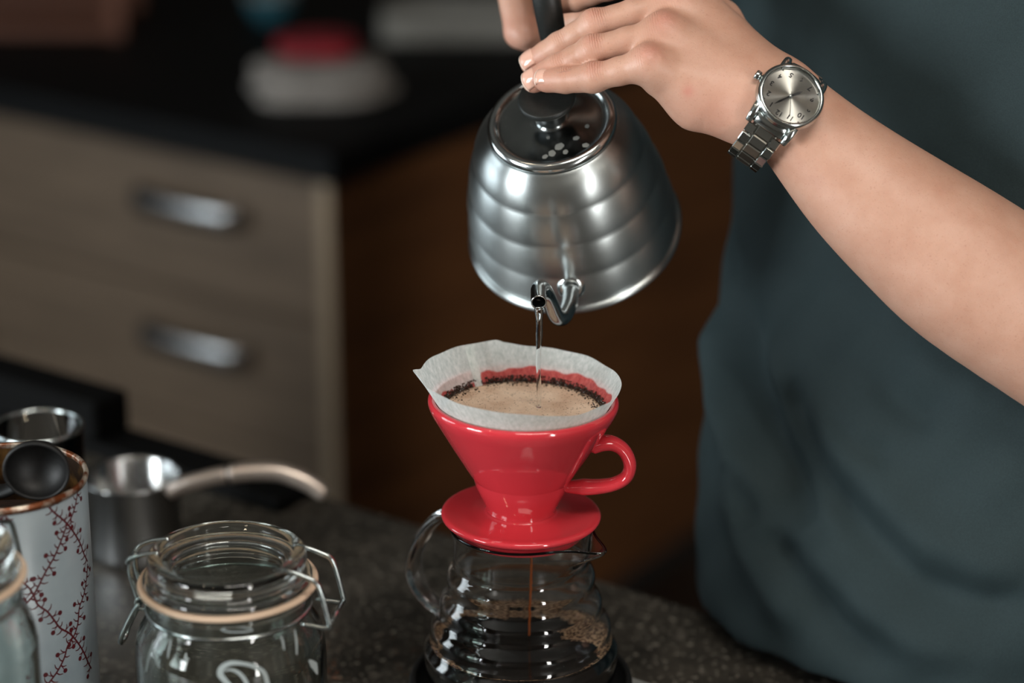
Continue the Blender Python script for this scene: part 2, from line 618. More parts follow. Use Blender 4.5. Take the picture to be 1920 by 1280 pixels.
# skin: warm base, reddened knuckles, fine wrinkles over the finger joints
m = mat('skin', lin(206, 158, 128), 0.46)
M['skin'] = m
nt, b = nodes_of(m)
b.inputs['Subsurface Weight'].default_value = 0.18
b.inputs['Subsurface Radius'].default_value = (1.0, 0.35, 0.2)
b.inputs['Subsurface Scale'].default_value = 0.004
at = add(nt, 'ShaderNodeAttribute', attribute_name='tone')
sep = add(nt, 'ShaderNodeSeparateColor')
nt.links.new(at.outputs['Color'], sep.inputs[0])
n1 = noise(nt, 38, 5, 0.6)
n2 = noise(nt, 900, 3, 0.6)
base = ramp(nt, n1.outputs[0], [(0.3, lin(190, 143, 121)), (0.5, lin(197, 152, 130)), (0.7, lin(203, 160, 139))])
mxr = add(nt, 'ShaderNodeMix', data_type='RGBA')
nt.links.new(sep.outputs[0], mxr.inputs[0])
nt.links.new(base.outputs[0], mxr.inputs[6]); mxr.inputs[7].default_value = lin(196, 108, 96)
fl = ramp(nt, n2.outputs[0], [(0.30, (1, 1, 1, 1)), (0.40, (0, 0, 0, 1))])
fm = add(nt, 'ShaderNodeMath', operation='MULTIPLY'); nt.links.new(fl.outputs[0], fm.inputs[0]); fm.inputs[1].default_value = 0.35
mxf = add(nt, 'ShaderNodeMix', data_type='RGBA')
nt.links.new(fm.outputs[0], mxf.inputs[0])
nt.links.new(mxr.outputs[2], mxf.inputs[6]); mxf.inputs[7].default_value = lin(160, 104, 82)
nt.links.new(mxf.outputs[2], b.inputs['Base Color'])
sn = add(nt, 'ShaderNodeMath', operation='MULTIPLY'); nt.links.new(sep.outputs[2], sn.inputs[0]); sn.inputs[1].default_value = 2 * PI * 40
nz3 = noise(nt, 300, 2)
s2 = add(nt, 'ShaderNodeMath', operation='MULTIPLY_ADD'); nt.links.new(nz3.outputs[0], s2.inputs[0]); s2.inputs[1].default_value = 7.0; nt.links.new(sn.outputs[0], s2.inputs[2])
s3 = add(nt, 'ShaderNodeMath', operation='SINE'); nt.links.new(s2.outputs[0], s3.inputs[0])
s4 = add(nt, 'ShaderNodeMath', operation='MULTIPLY'); nt.links.new(s3.outputs[0], s4.inputs[0]); nt.links.new(sep.outputs[1], s4.inputs[1])
n4 = noise(nt, 1100, 3, 0.6)
s5 = add(nt, 'ShaderNodeMath', operation='MULTIPLY_ADD'); nt.links.new(n4.outputs[0], s5.inputs[0]); s5.inputs[1].default_value = 0.45; nt.links.new(s4.outputs[0], s5.inputs[2])
bump(nt, b, s5.outputs[0], 0.55, 0.00035)

M['nail'] = mat('fingernail', lin(226, 178, 158), 0.18, Coat_Weight=0.4)
M['nail_tip'] = mat('nail_edge', lin(228, 206, 190), 0.3)
m = mat('teal_jersey', lin(44, 66, 72), 0.85, Sheen_Weight=0.06)
M['shirt'] = m
nt, b = nodes_of(m)
n1 = noise(nt, 1500, 2, 0.5)
n2 = noise(nt, 14, 4, 0.6)
r = ramp(nt, n1.outputs[0], [(0.3, lin(20, 36, 39)), (0.7, lin(32, 50, 53))])
nt.links.new(r.outputs[0], b.inputs['Base Color'])
ad = add(nt, 'ShaderNodeMath', operation='MULTIPLY_ADD'); nt.links.new(n1.outputs[0], ad.inputs[0]); ad.inputs[1].default_value = 0.12; nt.links.new(n2.outputs[0], ad.inputs[2])
bump(nt, b, ad.outputs[0], 0.35, 0.004)
b.inputs['Sheen Tint'].default_value = lin(90, 120, 126)
M['trousers'] = mat('black_trousers', lin(10, 11, 12), 0.9)
M['hair'] = mat('dark_hair', lin(34, 24, 18), 0.6)
M['watch_steel'] = mat('watch_steel', lin(190, 196, 194), 0.16, 1.0)
M['watch_brushed'] = mat('watch_brushed', lin(128, 126, 118), 0.34, 1.0)
M['dial'] = mat('sunburst_dial', lin(206, 204, 196), 0.30, 1.0, Anisotropic=0.97)
nt, b = nodes_of(M['dial'])
tg = add(nt, 'ShaderNodeTangent', direction_type='RADIAL', axis='Z'); nt.links.new(tg.outputs[0], b.inputs['Tangent'])
M['ink'] = mat('dial_ink', lin(16, 16, 16), 0.5)

# ------------------------------------------------------------------ the setting
ZC = 0.90                       # top of both worktops
ZR = ZC + 0.225                 # rim of the dripper
ROT = math.radians(-35.4)       # the kitchen runs at this angle to the view
E1 = np.array([-math.cos(ROT), -math.sin(ROT), 0])     # along the worktops, to the far side
E2 = np.array([-math.sin(ROT), math.cos(ROT), 0])      # away from the camera
EZ = np.array([0, 0, 1.0])

v, f = box((0.2, 0.3, -0.02), (5.4, 7.2, 0.04))
tag(mesh_obj('floor', v, f, M['floor'], smooth=False, loc=(0.2, 0.7, 0)), kind='structure')
v, f = box((0.2, 0.3, 2.72), (5.4, 7.2, 0.04))
tag(mesh_obj('ceiling', v, f, M['ceiling'], smooth=False, loc=(0.2, 0.7, 2.7)), kind='structure')


def wall(name, c, s):
    v, f = box(c, s)
    tag(mesh_obj(name, v, f, M['wall'], smooth=False, loc=(c[0], c[1], 0)), kind='structure')


def wall_with_openings(name, axis, at, span, openings):
    """A wall slab with real openings, made of the pieces around them."""
    parts = []
    a0, a1 = span
    cuts = sorted(openings)
    x = a0

    def piece(u0, u1, z0, z1):
        if u1 - u0 < 1e-4 or z1 - z0 < 1e-4: return
        c = [0, 0, (z0 + z1) / 2]; s = [0.1, 0.1, z1 - z0]
        c[axis] = at; c[1 - axis] = (u0 + u1) / 2; s[1 - axis] = u1 - u0
        parts.append(box(c, s))
    for (u0, u1, z0, z1) in cuts:
        piece(x, u0, 0, 2.7)
        piece(u0, u1, 0, z0)
        piece(u0, u1, z1, 2.7)
        x = u1
    piece(x, a1, 0, 2.7)
    v, f = join(parts)
    loc = [0, 0, 0]; loc[axis] = at
    tag(mesh_obj(name, v, f, M['wall'], smooth=False, loc=loc), kind='structure')


wall('wall_back', (0.2, 3.85, 1.35), (5.4, 0.1, 2.7))
wall('wall_right', (2.95, 0.3, 1.35), (0.1, 7.2, 2.7))
wall_with_openings('wall_left', 0, -2.55 + 0.05, (-3.3, 3.8), [(-2.15, -0.95, 1.0, 2.2), (-0.2, 0.9, 0.6, 2.0)])
wall_with_openings('wall_front', 1, -3.30, (-2.55, 2.95), [(1.97, 2.43, 0.12, 2.48)])


def window(name, axis, at, u0, u1, z0, z1, nu, nz, t=0.05):
    c = [0, 0, (z0 + z1) / 2]; c[axis] = at; c[1 - axis] = (u0 + u1) / 2
    root = thing(name, c, None, None)
    root['kind'] = 'structure'

    def bar(nm, ua, ub, za, zb):
        cc = [0, 0, (za + zb) / 2]; s = [0.04, 0.04, zb - za]
        cc[axis] = at; cc[1 - axis] = (ua + ub) / 2; s[1 - axis] = ub - ua
        v, f = box(cc, s, bevel=0.004)
        mesh_obj(nm, v, f, M['frame_white'], root, smooth=False)
    bar('frame_side', u0, u0 + t, z0, z1); bar('frame_side', u1 - t, u1, z0, z1)
    bar('frame_rail', u0 + t, u1 - t, z0, z0 + t); bar('frame_rail', u0 + t, u1 - t, z1 - t, z1)
    for i in range(1, nu):
        u = u0 + (u1 - u0) * i / nu
        bar('mullion', u - 0.02, u + 0.02, z0 + t, z1 - t)
    for i in range(1, nz):
        z = z0 + (z1 - z0) * i / nz
        bar('glazing_bar', u0 + t, u1 - t, z - 0.015, z + 0.015)


window('window_1', 0, -2.44, -2.15, -0.95, 1.0, 2.2, 2, 2)
window('window_3', 0, -2.44, -0.2, 0.9, 0.6, 2.0, 2, 2)
window('window_2', 1, -3.24, 1.97, 2.43, 0.12, 2.48, 1, 3, 0.03)
t = thing('ceiling_panel_lamp', (0.30, -0.85, 2.70), 'flat rectangular ceiling lamp above the counter', 'lamp')
v, f = box((0.30, -0.85, 2.67), (0.96, 0.46, 0.056), bevel=0.004)
mesh_obj('lamp_housing', v, f, M['frame_white'], t, smooth=False)
for dx, dy, sx, sy in ((0, 0.22, 0.96, 0.02), (0, -0.22, 0.96, 0.02), (0.47, 0, 0.02, 0.42), (-0.47, 0, 0.02, 0.42)):
    v, f = box((0.30 + dx, -0.85 + dy, 2.634), (sx, sy, 0.02), bevel=0.003)
    mesh_obj('lamp_edge', v, f, M['frame_white'], t, smooth=False)

# small warm downlights on the ceiling, behind and beside the camera
for i, (x, y) in enumerate([(-0.55, -1.2), (0.25, -1.35), (1.05, -1.1), (-0.7, -0.35)]):
    t = thing('ceiling_spotlight', (x, y, 2.70), 'small round warm ceiling spotlight ' + ['over the clip jar', 'behind the dripper', 'near the narrow window', 'nearest the side window'][i], 'lamp', 'ceiling spotlights')
    v, f = lathe([(0.030, 0), (0.055, 0), (0.055, -0.012), (0.045, -0.016), (0.042, -0.006), (0.030, -0.002)], 24, True, (np.array([x, y, 2.70]), RT, np.array([0, 1., 0]), EZ))
    mesh_obj('lamp_ring', v, f, M['black_metal'], t)
    v, f = lathe([(0, -0.008), (0.036, -0.008), (0.040, -0.004), (0.040, -0.001), (0, -0.001)], 24, False, (np.array([x, y, 2.70]), RT, np.array([0, 1., 0]), EZ))
    mesh_obj('lamp_disc', v, f, M['lamp'], t)

# near worktop: far edge runs through two points of the stone's edge
EDGE = on_z(1262, 1125, ZC)


def along(s, b, z):
    return EDGE + E1 * s - E2 * b + EZ * (z - ZC)


def slab(name, s0, s1, b0, b1, z0, z1, m, bevel=0.0, parent=None, org=None):
    c = org if org is not None else EDGE
    ctr = c + E1 * (s0 + s1) / 2 - E2 * (b0 + b1) / 2 + EZ * ((z0 + z1) / 2 - ZC)
    v, f = box(ctr, (s1 - s0, b1 - b0, z1 - z0), bevel=bevel, ex=E1, ey=-E2, ez=EZ)
    return mesh_obj(name, v, f, m, parent, smooth=False, loc=None if parent is not None else (ctr[0], ctr[1], z0 if False else ctr[2]))


t = thing('kitchen_island', along(0.1, 0.45, 0), 'dark speckled stone worktop island carrying the coffee things', 'counter')
slab('worktop', -0.75, 1.15, 0.0, 0.92, ZC - 0.04, ZC, M['stone'], 0.004, t)
slab('cabinet_body', -0.72, 1.12, 0.10, 0.88, 0.09, ZC - 0.0405, M['side_wood'], 0.002, t)
slab('plinth', -0.68, 1.08, 0.14, 0.84, 0.0, 0.09, M['recess'], 0.0, t)

# back kitchen run with drawers
CB = on_z(615, 345, ZC - 0.04)
CB[2] = ZC
t = thing('drawer_cabinet', np.array([*(CB + E1 * 0.3 + E2 * 0.3)[:2], 0.0]), 'brown wooden drawer cabinet with chrome handles under the black worktop', 'cabinet')
Y0 = -0.022
slab('worktop_support', 0.05, 1.9, -1.0, -0.05, ZC - 0.06, ZC - 0.041, M['recess'], 0, t, CB)
slab('side_panel', 0.012, 0.034, -1.02, Y0 - 0.0, 0.08, ZC - 0.041, M['side_wood'], 0.001, t, CB)
slab('panel_edge', 0.0125, 0.0335, Y0, Y0 + 0.004, 0.085, ZC - 0.042, M['panel_edge'], 0.0005, t, CB)
slab('carcass', 0.034, 1.9, -1.0, Y0 - 0.03, 0.08, ZC - 0.061, M['recess'], 0, t, CB)
slab('plinth', 0.06, 1.88, -0.98, Y0 - 0.08, 0.0, 0.08, M['recess'], 0, t, CB)
for unit in range(3):
    s0 = 0.037 + unit * 0.604
    for row in range(4):
        zt = ZC - 0.050 - row * 0.182
        dr = slab('drawer', s0, s0 + 0.60, Y0 - 0.020, Y0, zt - 0.179, zt, M['drawer_wood'], 0.002, t, CB)
        c = CB + E1 * (s0 + 0.20) + EZ * (zt - 0.062 - ZC) - E2 * Y0
        path = smooth_profile([c - E1 * 0.088 - E2 * 0.002, c - E1 * 0.082 - E2 * 0.022, c - E1 * 0.06 - E2 * 0.03, c - E2 * 0.033, c + E1 * 0.06 - E2 * 0.03, c + E1 * 0.082 - E2 * 0.022, c + E1 * 0.088 - E2 * 0.002], 5)
        v, f = tube(path, 0.011, 10, flat=(1.35, 0.5), up=EZ)
        mesh_obj('handle', v, f, M['chrome'], dr)
slab_o = slab('black_worktop', -0.012, 2.0, -1.06, 0.006, ZC - 0.040, ZC, M['black_top'], 0.003, None, CB)
tag(slab_o, 'black stone worktop on the drawer cabinet behind the kettle', 'worktop')

# things far away on the black worktop
p = on_z(606, 178, ZC)


def soft_slab(c, rx, ry, h, rot, seed, n=36, sq=3.2, lump=0.12):
    r_ = np.random.default_rng(seed)
    ph = r_.uniform(0, 6.28, 6)
    vs, fs = [], []
    prof = [(0.0, 0.0), (0.9, 0.0), (0.98, 0.12), (1.0, 0.4), (0.97, 0.75), (0.86, 0.95), (0.5, 1.0), (0.0, 1.02)]
    for i, (a, zz) in enumerate(prof):
        for j in range(n):
            th = 2 * PI * j / n
            cs, s_ = math.cos(th), math.sin(th)
            k = (abs(cs) ** sq + abs(s_) ** sq) ** (-1 / sq)
            wv = 1 + lump * 0.5 * (math.sin(3 * th + ph[0]) + math.sin(5 * th + ph[1]) * 0.6)
            z_ = h * zz * (1 + (lump * (math.sin(2 * th + ph[2]) + 0.7 * math.sin(4 * th + ph[3])) if zz > 0.3 else 0))
            x_, y_ = a * rx * k * cs * wv, a * ry * k * s_ * wv
            vs.append((c[0] + x_ * math.cos(rot) - y_ * math.sin(rot), c[1] + x_ * math.sin(rot) + y_ * math.cos(rot), c[2] + z_))
    m_ = len(prof)
    for i in range(m_ - 1):
        for j in range(n):
            k = (j + 1) % n
            fs.append((i * n + j, i * n + k, (i + 1) * n + k, (i + 1) * n + j))
    return np.array(vs), fs


def cloth_stack(name, c, rx, ry, hs, rot, m, label, seed):
    t = thing(name, c, label, 'cloth')
    z = c[2]
    for i, h in enumerate(hs):
        v, f = soft_slab((c[0], c[1], z), rx * (1 - 0.05 * i), ry * (1 - 0.05 * i), h, rot + 0.05 * i, seed + i)
        mesh_obj('fold', v, f, m, t)
        z += h * 1.0
    return z


zt = cloth_stack('folded_cloth', (p[0], p[1], ZC), 0.092, 0.070, (0.016, 0.015, 0.014), 0.12, M['white_cloth'], 'white folded cloth lying on the black worktop under the red one', 3)
cloth_stack('folded_cloth', (p[0] - 0.006, p[1] + 0.03, zt + 0.004), 0.052, 0.05, (0.010, 0.009), 0.3, M['red_cloth'], 'dark red folded cloth on top of the white cloth', 9)
p = on_z(850, 78, ZC)
t = thing('serving_tray', (p[0], p[1], ZC), 'long white shallow tray at the far end of the black worktop', 'tray')
ex = np.array([1., 0, 0]); ey = np.array([0, 1., 0])
v, f = box((p[0] + 0.03, p[1] + 0.05, ZC + 0.008), (0.25, 0.13, 0.014), bevel=0.004)
mesh_obj('tray_base', v, f, M['white_tray'], t, smooth=False)
for dx, dy, sx, sy in ((0, -0.065, 0.25, 0.012), (0, 0.065, 0.25, 0.012), (-0.125, 0, 0.012, 0.13), (0.125, 0, 0.012, 0.13)):
    v, f = box((p[0] + 0.03 + dx, p[1] + 0.05 + dy, ZC + 0.022), (sx, sy, 0.042), bevel=0.004)
    mesh_obj('tray_wall', v, f, M['white_tray'], t, smooth=False)
p = on_z(508, 38, ZC)
t = thing('teal_bowl', (p[0], p[1], ZC), 'small teal bowl at the back of the black worktop', 'bowl')
fr0 = (np.array([p[0], p[1], ZC]), RT, ey, EZ)
v, f = lathe(smooth_profile([(0.0, 0.004), (0.018, 0.003), (0.020, 0.0), (0.023, 0.004), (0.034, 0.022), (0.038, 0.042), (0.0375, 0.0435), (0.036, 0.042), (0.031, 0.022), (0.018, 0.009), (0.0, 0.008)], 3), 32, False, fr0)
mesh_obj('bowl_body', v, f, M['teal'], t)
v, f = lathe([(0.034, 0.038), (0.0385, 0.038), (0.0385, 0.0445), (0.036, 0.0455), (0.034, 0.0445)], 32, True, fr0)
mesh_obj('bowl_rim', v, f, M['white_tray'], t)
# wooden crate at the far left
p = on_z(90, 70, ZC)
t = thing('wooden_crate', (p[0], p[1], ZC), 'orange-brown wooden crate with open slats on the black worktop', 'crate')
for zz in (0.004, 0.046):
    v, f = box((p[0] - 0.02, p[1], ZC + zz + 0.008), (0.22, 0.012, 0.020), bevel=0.002)
    mesh_obj('slat', v, f, M['orange_wood'], t, smooth=False)
    v, f = box((p[0] - 0.02, p[1] + 0.17, ZC + zz + 0.008), (0.22, 0.012, 0.020), bevel=0.002)
    mesh_obj('slat', v, f, M['orange_wood'], t, smooth=False)
for sx in (-0.13, 0.098):
    for dy in (0, 0.17):
        v, f = box((p[0] + sx, p[1] + dy, ZC + 0.055), (0.024, 0.024, 0.11), bevel=0.002)
        mesh_obj('post', v, f, M['orange_wood'], t, smooth=False)
v, f = box((p[0] - 0.02, p[1] + 0.085, ZC + 0.006), (0.22, 0.16, 0.01), bevel=0.002)
mesh_obj('crate_base', v, f, M['orange_wood'], t, smooth=False)
# ------------------------------------------------------------------ dripper
MM = 0.001
DX = 0.0056
ZF = ZR - 0.078
DO = np.array([DX, 0, ZF])
dez = nrm([0.018, 0, 1]); dex = nrm([1, 0, -0.018]); dey = np.array([0, 1., 0])
DFR = (DO, dex, dey, dez)


def mmp(pts): return [(r * MM, z * MM) for r, z in pts]


dr = thing('coffee_dripper', DO + EZ * -0.012, 'glossy red ceramic pour-over dripper with saucer foot on the carafe', 'dripper')
outer = smooth_profile([(54.6, 77.6), (55.6, 78.4), (57.2, 78.2), (58.4, 76.8), (58.4, 74.2), (56.8, 70.0), (54.0, 65.0), (44.0, 48.0), (34.0, 31.5), (30.4, 26.0)], 5)
low = smooth_profile([(30.2, 25.4), (28.2, 19.5), (24.6, 12.0), (21.8, 6.2), (21.4, 3.6)], 5)
inner = np.array([(11.0, 3.0), (53.2, 74.5)])
prof = list(map(tuple, outer)) + list(map(tuple, low)) + [(11.5, 3.0), (11.0, 4.0), (31, 37.2), (53.0, 74.2), (54.0, 76.6)]
v, f = lathe(mmp(prof), 96, True, DFR)
mesh_obj('cone', v, f, M['ceramic'], dr)
fl = smooth_profile([(11.0, 3.4), (21.0, 4.0), (23.6, 2.6), (30.0, 1.5), (40.0, 1.6), (47.0, 2.3), (49.3, 1.6), (49.8, 0.0), (48.6, -1.8), (45.0, -4.2), (42.5, -5.4), (40.6, -5.8)], 4)
prof = list(map(tuple, fl)) + [(39.8, -6.2), (39.4, -10.5), (38.6, -11.2), (36.8, -11.0), (36.2, -5.0), (11.0, -3.0)]
v, f = lathe(mmp(prof), 96, True, DFR)
mesh_obj('saucer', v, f, M['ceramic'], dr)
hp = smooth_profile([(40.2, 46.8), (44, 48.6), (50, 50.6), (56.5, 50.2), (63, 45.6), (66.6, 37.0), (64.6, 28.6), (57, 23.4), (47, 21.2), (38, 20.6), (26.5, 20.2)], 5)
hang = math.radians(-4)
path = [DO + (dex * math.cos(hang) + dey * math.sin(hang)) * r * MM + dez * z * MM for r, z in hp]
wd = np.interp(np.linspace(0, 1, len(path)), [0, 0.1, 0.2, 0.34, 0.7, 0.9, 1], [2.6, 6.4, 6.2, 5.4, 5.2, 6.2, 4.0]) * MM
v, f = tube(path, wd, 16, flat=(1.3, 0.76), up=nrm(-dex * math.sin(hang) + dey * math.cos(hang)))
mesh_obj('handle', v, f, M['ceramic'], dr)

# filter paper
pf = thing('filter_paper', DO + dez * 0.012, 'white paper cone filter standing out of the red dripper', 'filter')
nth, nzz = 180, 40
vs, wetv = [], []


def inner_r(z): return 11.0 + (z - 3.5) * (53.2 - 11.0) / (75.5 - 3.5)


ph = rng.uniform(0, 6.28, 8)
for i in range(nzz):
    for j in range(nth):
        th = 2 * PI * j / nth
        top = 91.0 - 3.2 * math.cos(th) + 0.5 * math.sin(3 * th + 1) + 0.35 * math.sin(7 * th + ph[0]) + 0.25 * math.sin(13 * th + ph[1])
        # small dips and the pointed fold on the near left
        dth = (th - math.radians(183) + PI) % (2 * PI) - PI
        top += 2.6 * math.exp(-(dth / 0.10) ** 2)
        dn = (th - math.radians(302) + PI) % (2 * PI) - PI
        top -= 2.2 * math.exp(-(dn / 0.22) ** 2)
        db = (th - math.radians(104) + PI) % (2 * PI) - PI
        top += 1.3 * (1 / (1 + math.exp(-db / 0.012))) * math.exp(-max(db, 0) / 0.25)
        t = i / (nzz - 1)
        z = 10 + (top - 10) * t
        r = inner_r(z) - 0.5
        k = max(0, (z - 74) / 17)
        r += k * (0.7 * math.sin(2 * th + 0.4) + 0.5 * math.sin(5 * th + ph[2]) + 0.25 * math.sin(11 * th + ph[3]) + 2.4 * math.exp(-(dth / 0.07) ** 2) - 0.6)
        vs.append(DO + (dex * math.cos(th) + dey * math.sin(th)) * r * MM + dez * z * MM)
        deg = math.degrees(th) % 360
        zw = 77.5 if deg < 122 else (71.5 if deg < 150 else (73.5 if deg < 176 else 72))
        zw += 0.8 * math.sin(9 * th + ph[4]) + 0.5 * math.sin(23 * th + ph[5])
        if 100 < deg < 124: zw -= 0.25 * (deg - 100) * 0.3
        wetv.append(0.5 + (zw - z) / 9.0)
vs = np.array(vs)
fs = [(i * nth + j, i * nth + (j + 1) % nth, (i + 1) * nth + (j + 1) % nth, (i + 1) * nth + j) for i in range(nzz - 1) for j in range(nth)]
o = mesh_obj('paper_cone', vs, fs, M['paper'], pf)
a_ = o.data.attributes.new('wet', 'FLOAT', 'POINT')
a_.data.foreach_set('value', np.clip(np.array(wetv), 0, 2).astype(np.float32))
# glued seam of the filter
sv, wv = [], []
ns = 14
for i in range(ns):
    z = 66 + (92.6 - 66) * i / (ns - 1)
    for s_, dr_ in ((-1, 0.75), (-0.6, 1.1), (0.6, 1.1), (1, 0.75)):
        th = math.radians(124.5) + s_ * 0.062 * (58 / inner_r(z)) * (0.75 + 0.25 * i / ns)
        k = max(0, (z - 74) / 17)
        r = inner_r(z) - 0.5 - dr_ + k * (0.7 * math.sin(2 * th + 0.4) + 0.5 * math.sin(5 * th + ph[2]) - 0.6)
        sv.append(DO + (dex * math.cos(th) + dey * math.sin(th)) * r * MM + dez * z * MM)
        wv.append(0.2)
o = mesh_obj('glued_seam', np.array(sv), [(i * 4 + j, i * 4 + j + 1, i * 4 + j + 5, i * 4 + j + 4) for i in range(ns - 1) for j in range(3)], M['paper'], pf)
a_ = o.data.attributes.new('wet', 'FLOAT', 'POINT'); a_.data.foreach_set('value', np.array(wv, np.float32))

# brew in the filter: foam and the ring of grounds
LV = 69.5
fm = thing('brewing_coffee', DO + dez * 0.055, 'tan foaming coffee filling the paper filter', 'coffee')
Rf = inner_r(LV) - 0.9
vs, fs = [DO + dez * (LV + 0.2) * MM], []
nr = 24
for i in range(1, nr + 1):
    for j in range(96):
        th = 2 * PI * j / 96
        r = Rf * i / nr
        z = LV + 0.25 * math.sin(r * 0.3 + 2 * th) * (1 - i / nr) + (0.5 if i == nr else 0)
        x_, y_ = r * math.cos(th), r * math.sin(th)
        z -= 0.8 * math.exp(-((x_ - 3) ** 2 + (y_ - 24) ** 2) / 30)
        vs.append(DO + dex * x_ * MM + dey * y_ * MM + dez * z * MM)
for j in range(96):
    fs.append((0, 1 + j, 1 + (j + 1) % 96))
    for i in range(nr - 1):
        a0, b0 = 1 + i * 96, 1 + (i + 1) * 96
        fs.append((a0 + j, b0 + j, b0 + (j + 1) % 96, a0 + (j + 1) % 96))
n0 = len(vs)
for j in range(96):
    th = 2 * PI * j / 96
    r = inner_r(LV - 14) - 0.9
    vs.append(DO + (dex * math.cos(th) + dey * math.sin(th)) * r * MM + dez * (LV - 14) * MM)
for j in range(96):
    a0 = 1 + (nr - 1) * 96
    fs.append((a0 + j, n0 + j, n0 + (j + 1) % 96, a0 + (j + 1) % 96))
fs.append(tuple(range(n0 + 95, n0 - 1, -1)))
mesh_obj('foam_surface', np.array(vs), fs, M['foam'], fm)
octv = np.array([(1, 0, 0), (-1, 0, 0), (0, 1, 0), (0, -1, 0), (0, 0, 1), (0, 0, -1)], float)
octf = [(0, 2, 4), (2, 1, 4), (1, 3, 4), (3, 0, 4), (2, 0, 5), (1, 2, 5), (3, 1, 5), (0, 3, 5)]
pv, pfc = [], []
for i in range(3400):
    th = rng.uniform(-0.25 * PI, 1.25 * PI) if i < 2900 else rng.uniform(0, 2 * PI)
    if i < 2900:
        up_ = abs(rng.normal(0, 1.7)) + rng.uniform(-0.4, 1.0)
        z = LV + min(up_, 4.0)
        r = inner_r(z) - 1.0 - rng.uniform(0, 0.5)
        if z < LV + 0.6: r -= abs(rng.normal(0, 2.8))
        if abs((math.degrees(th) % 360) - 124.5) < 6 and rng.random() < 0.8: continue
        s_ = rng.uniform(0.28, 0.78)
    else:
        r = Rf * math.sqrt(rng.uniform(0.05, 1)); z = LV + 0.25
        s_ = rng.uniform(0.08, 0.26)
    c = DO + (dex * math.cos(th) + dey * math.sin(th)) * r * MM + dez * z * MM
    q = octv * rng.uniform(0.6, 1.3, (6, 1)) * s_ * MM
    Rm = np.array(Matrix.Rotation(rng.uniform(0, 6), 3, Vector(rng.normal(size=3)).normalized()))
    pfc += [tuple(x + len(pv) * 6 for x in t_) for t_ in octf]
    pv.append(q @ Rm + c)
o = mesh_obj('grounds_ring', np.vstack(pv), pfc, M['grounds'], fm, smooth=False)
o['kind'] = 'stuff'

# ------------------------------------------------------------------ glass carafe
CO = np.array([DX, 0, ZF])
ca = thing('glass_carafe', CO - EZ * 0.121, 'ribbed clear glass carafe half filled with black coffee under the dripper', 'carafe')
base_pts = np.array([(42.4, -27), (44.6, -37), (46.8, -46), (48.6, -54), (52.6, -66), (57.0, -79), (60.3, -90), (61.5, -98)])
zz = np.linspace(-27, -98, 72)
sp = smooth_profile(base_pts, 10)
rr = np.interp(-zz, -sp[:, 1], sp[:, 0])
rr = rr + 1.25 * np.sin(2 * PI * (zz + 27) / 17.6) * np.clip((-27 - zz) / 6, 0, 1) * np.clip((zz + 100) / 8, 0, 1)
head = smooth_profile([(43.4, -6.4), (44.4, -6.0), (44.9, -7.0), (44.2, -9.5), (43.0, -14), (42.3, -20), (42.4, -26)], 4)
foot = smooth_profile([(61.4, -99.5), (60.8, -106), (58.2, -112.5), (53.0, -118), (47, -120.6), (42, -121.0)], 4)
out_p = [tuple(p_) for p_ in head] + list(zip(rr, zz)) + [tuple(p_) for p_ in foot]
in_p = []
for i, (r, z) in enumerate(out_p):
    a0 = np.array(out_p[max(i - 1, 0)]); b0 = np.array(out_p[min(i + 1, len(out_p) - 1)])
    tt = nrm(b0 - a0)
    nn = np.array([tt[1], -tt[0]])          # inwards
    if i > 3: in_p.append((r + nn[0] * 1.7, z + nn[1] * 1.7))
prof = out_p + [(0, -120.2), (0, -118.4)] + in_p[::-1]
NC = 128
SPA, HDA = math.radians(-36), math.radians(146)


def spout_pull(v):
    d = v - CO
    th = np.arctan2(d[:, 1], d[:, 0])
    dt = (th - SPA + PI) % (2 * PI) - PI
    zf = np.clip((d[:, 2] + 0.027) / 0.020, 0, 1)
    wgt = np.exp(-(dt / 0.26) ** 2) * zf * zf * (3 - 2 * zf)
    wide = np.exp(-(dt / 0.5) ** 2) * zf * zf * 0.15
    push = (wgt + wide) * 0.0165
    v = v.copy()
    v[:, 0] += np.cos(SPA) * push
    v[:, 1] += np.sin(SPA) * push
    v[:, 2] -= 0.002 * wgt
    return v


v, f = lathe(mmp(prof), NC, True, (CO, RT, dey, EZ))
mesh_obj('glass_body', spout_pull(v), f, M['glass'], ca)
hp = smooth_profile([(42.6, -11), (52, -11.5), (62, -16.5), (71, -26), (79.5, -41), (84.0, -57), (80.5, -70), (70, -79), (61, -82), (55.6, -82)], 5)
hd = RT * math.cos(HDA) + dey * math.sin(HDA)
path = [CO + hd * r * MM + EZ * z * MM for r, z in hp]
wd = np.interp(np.linspace(0, 1, len(path)), [0, 0.1, 0.9, 1], [7.0, 5.6, 5.6, 7.4]) * MM
v, f = tube(path, wd, 20, flat=(1.25, 0.7), up=nrm(np.cross(EZ, hd)))
mesh_obj('handle', v, f, M['glass'], ca)
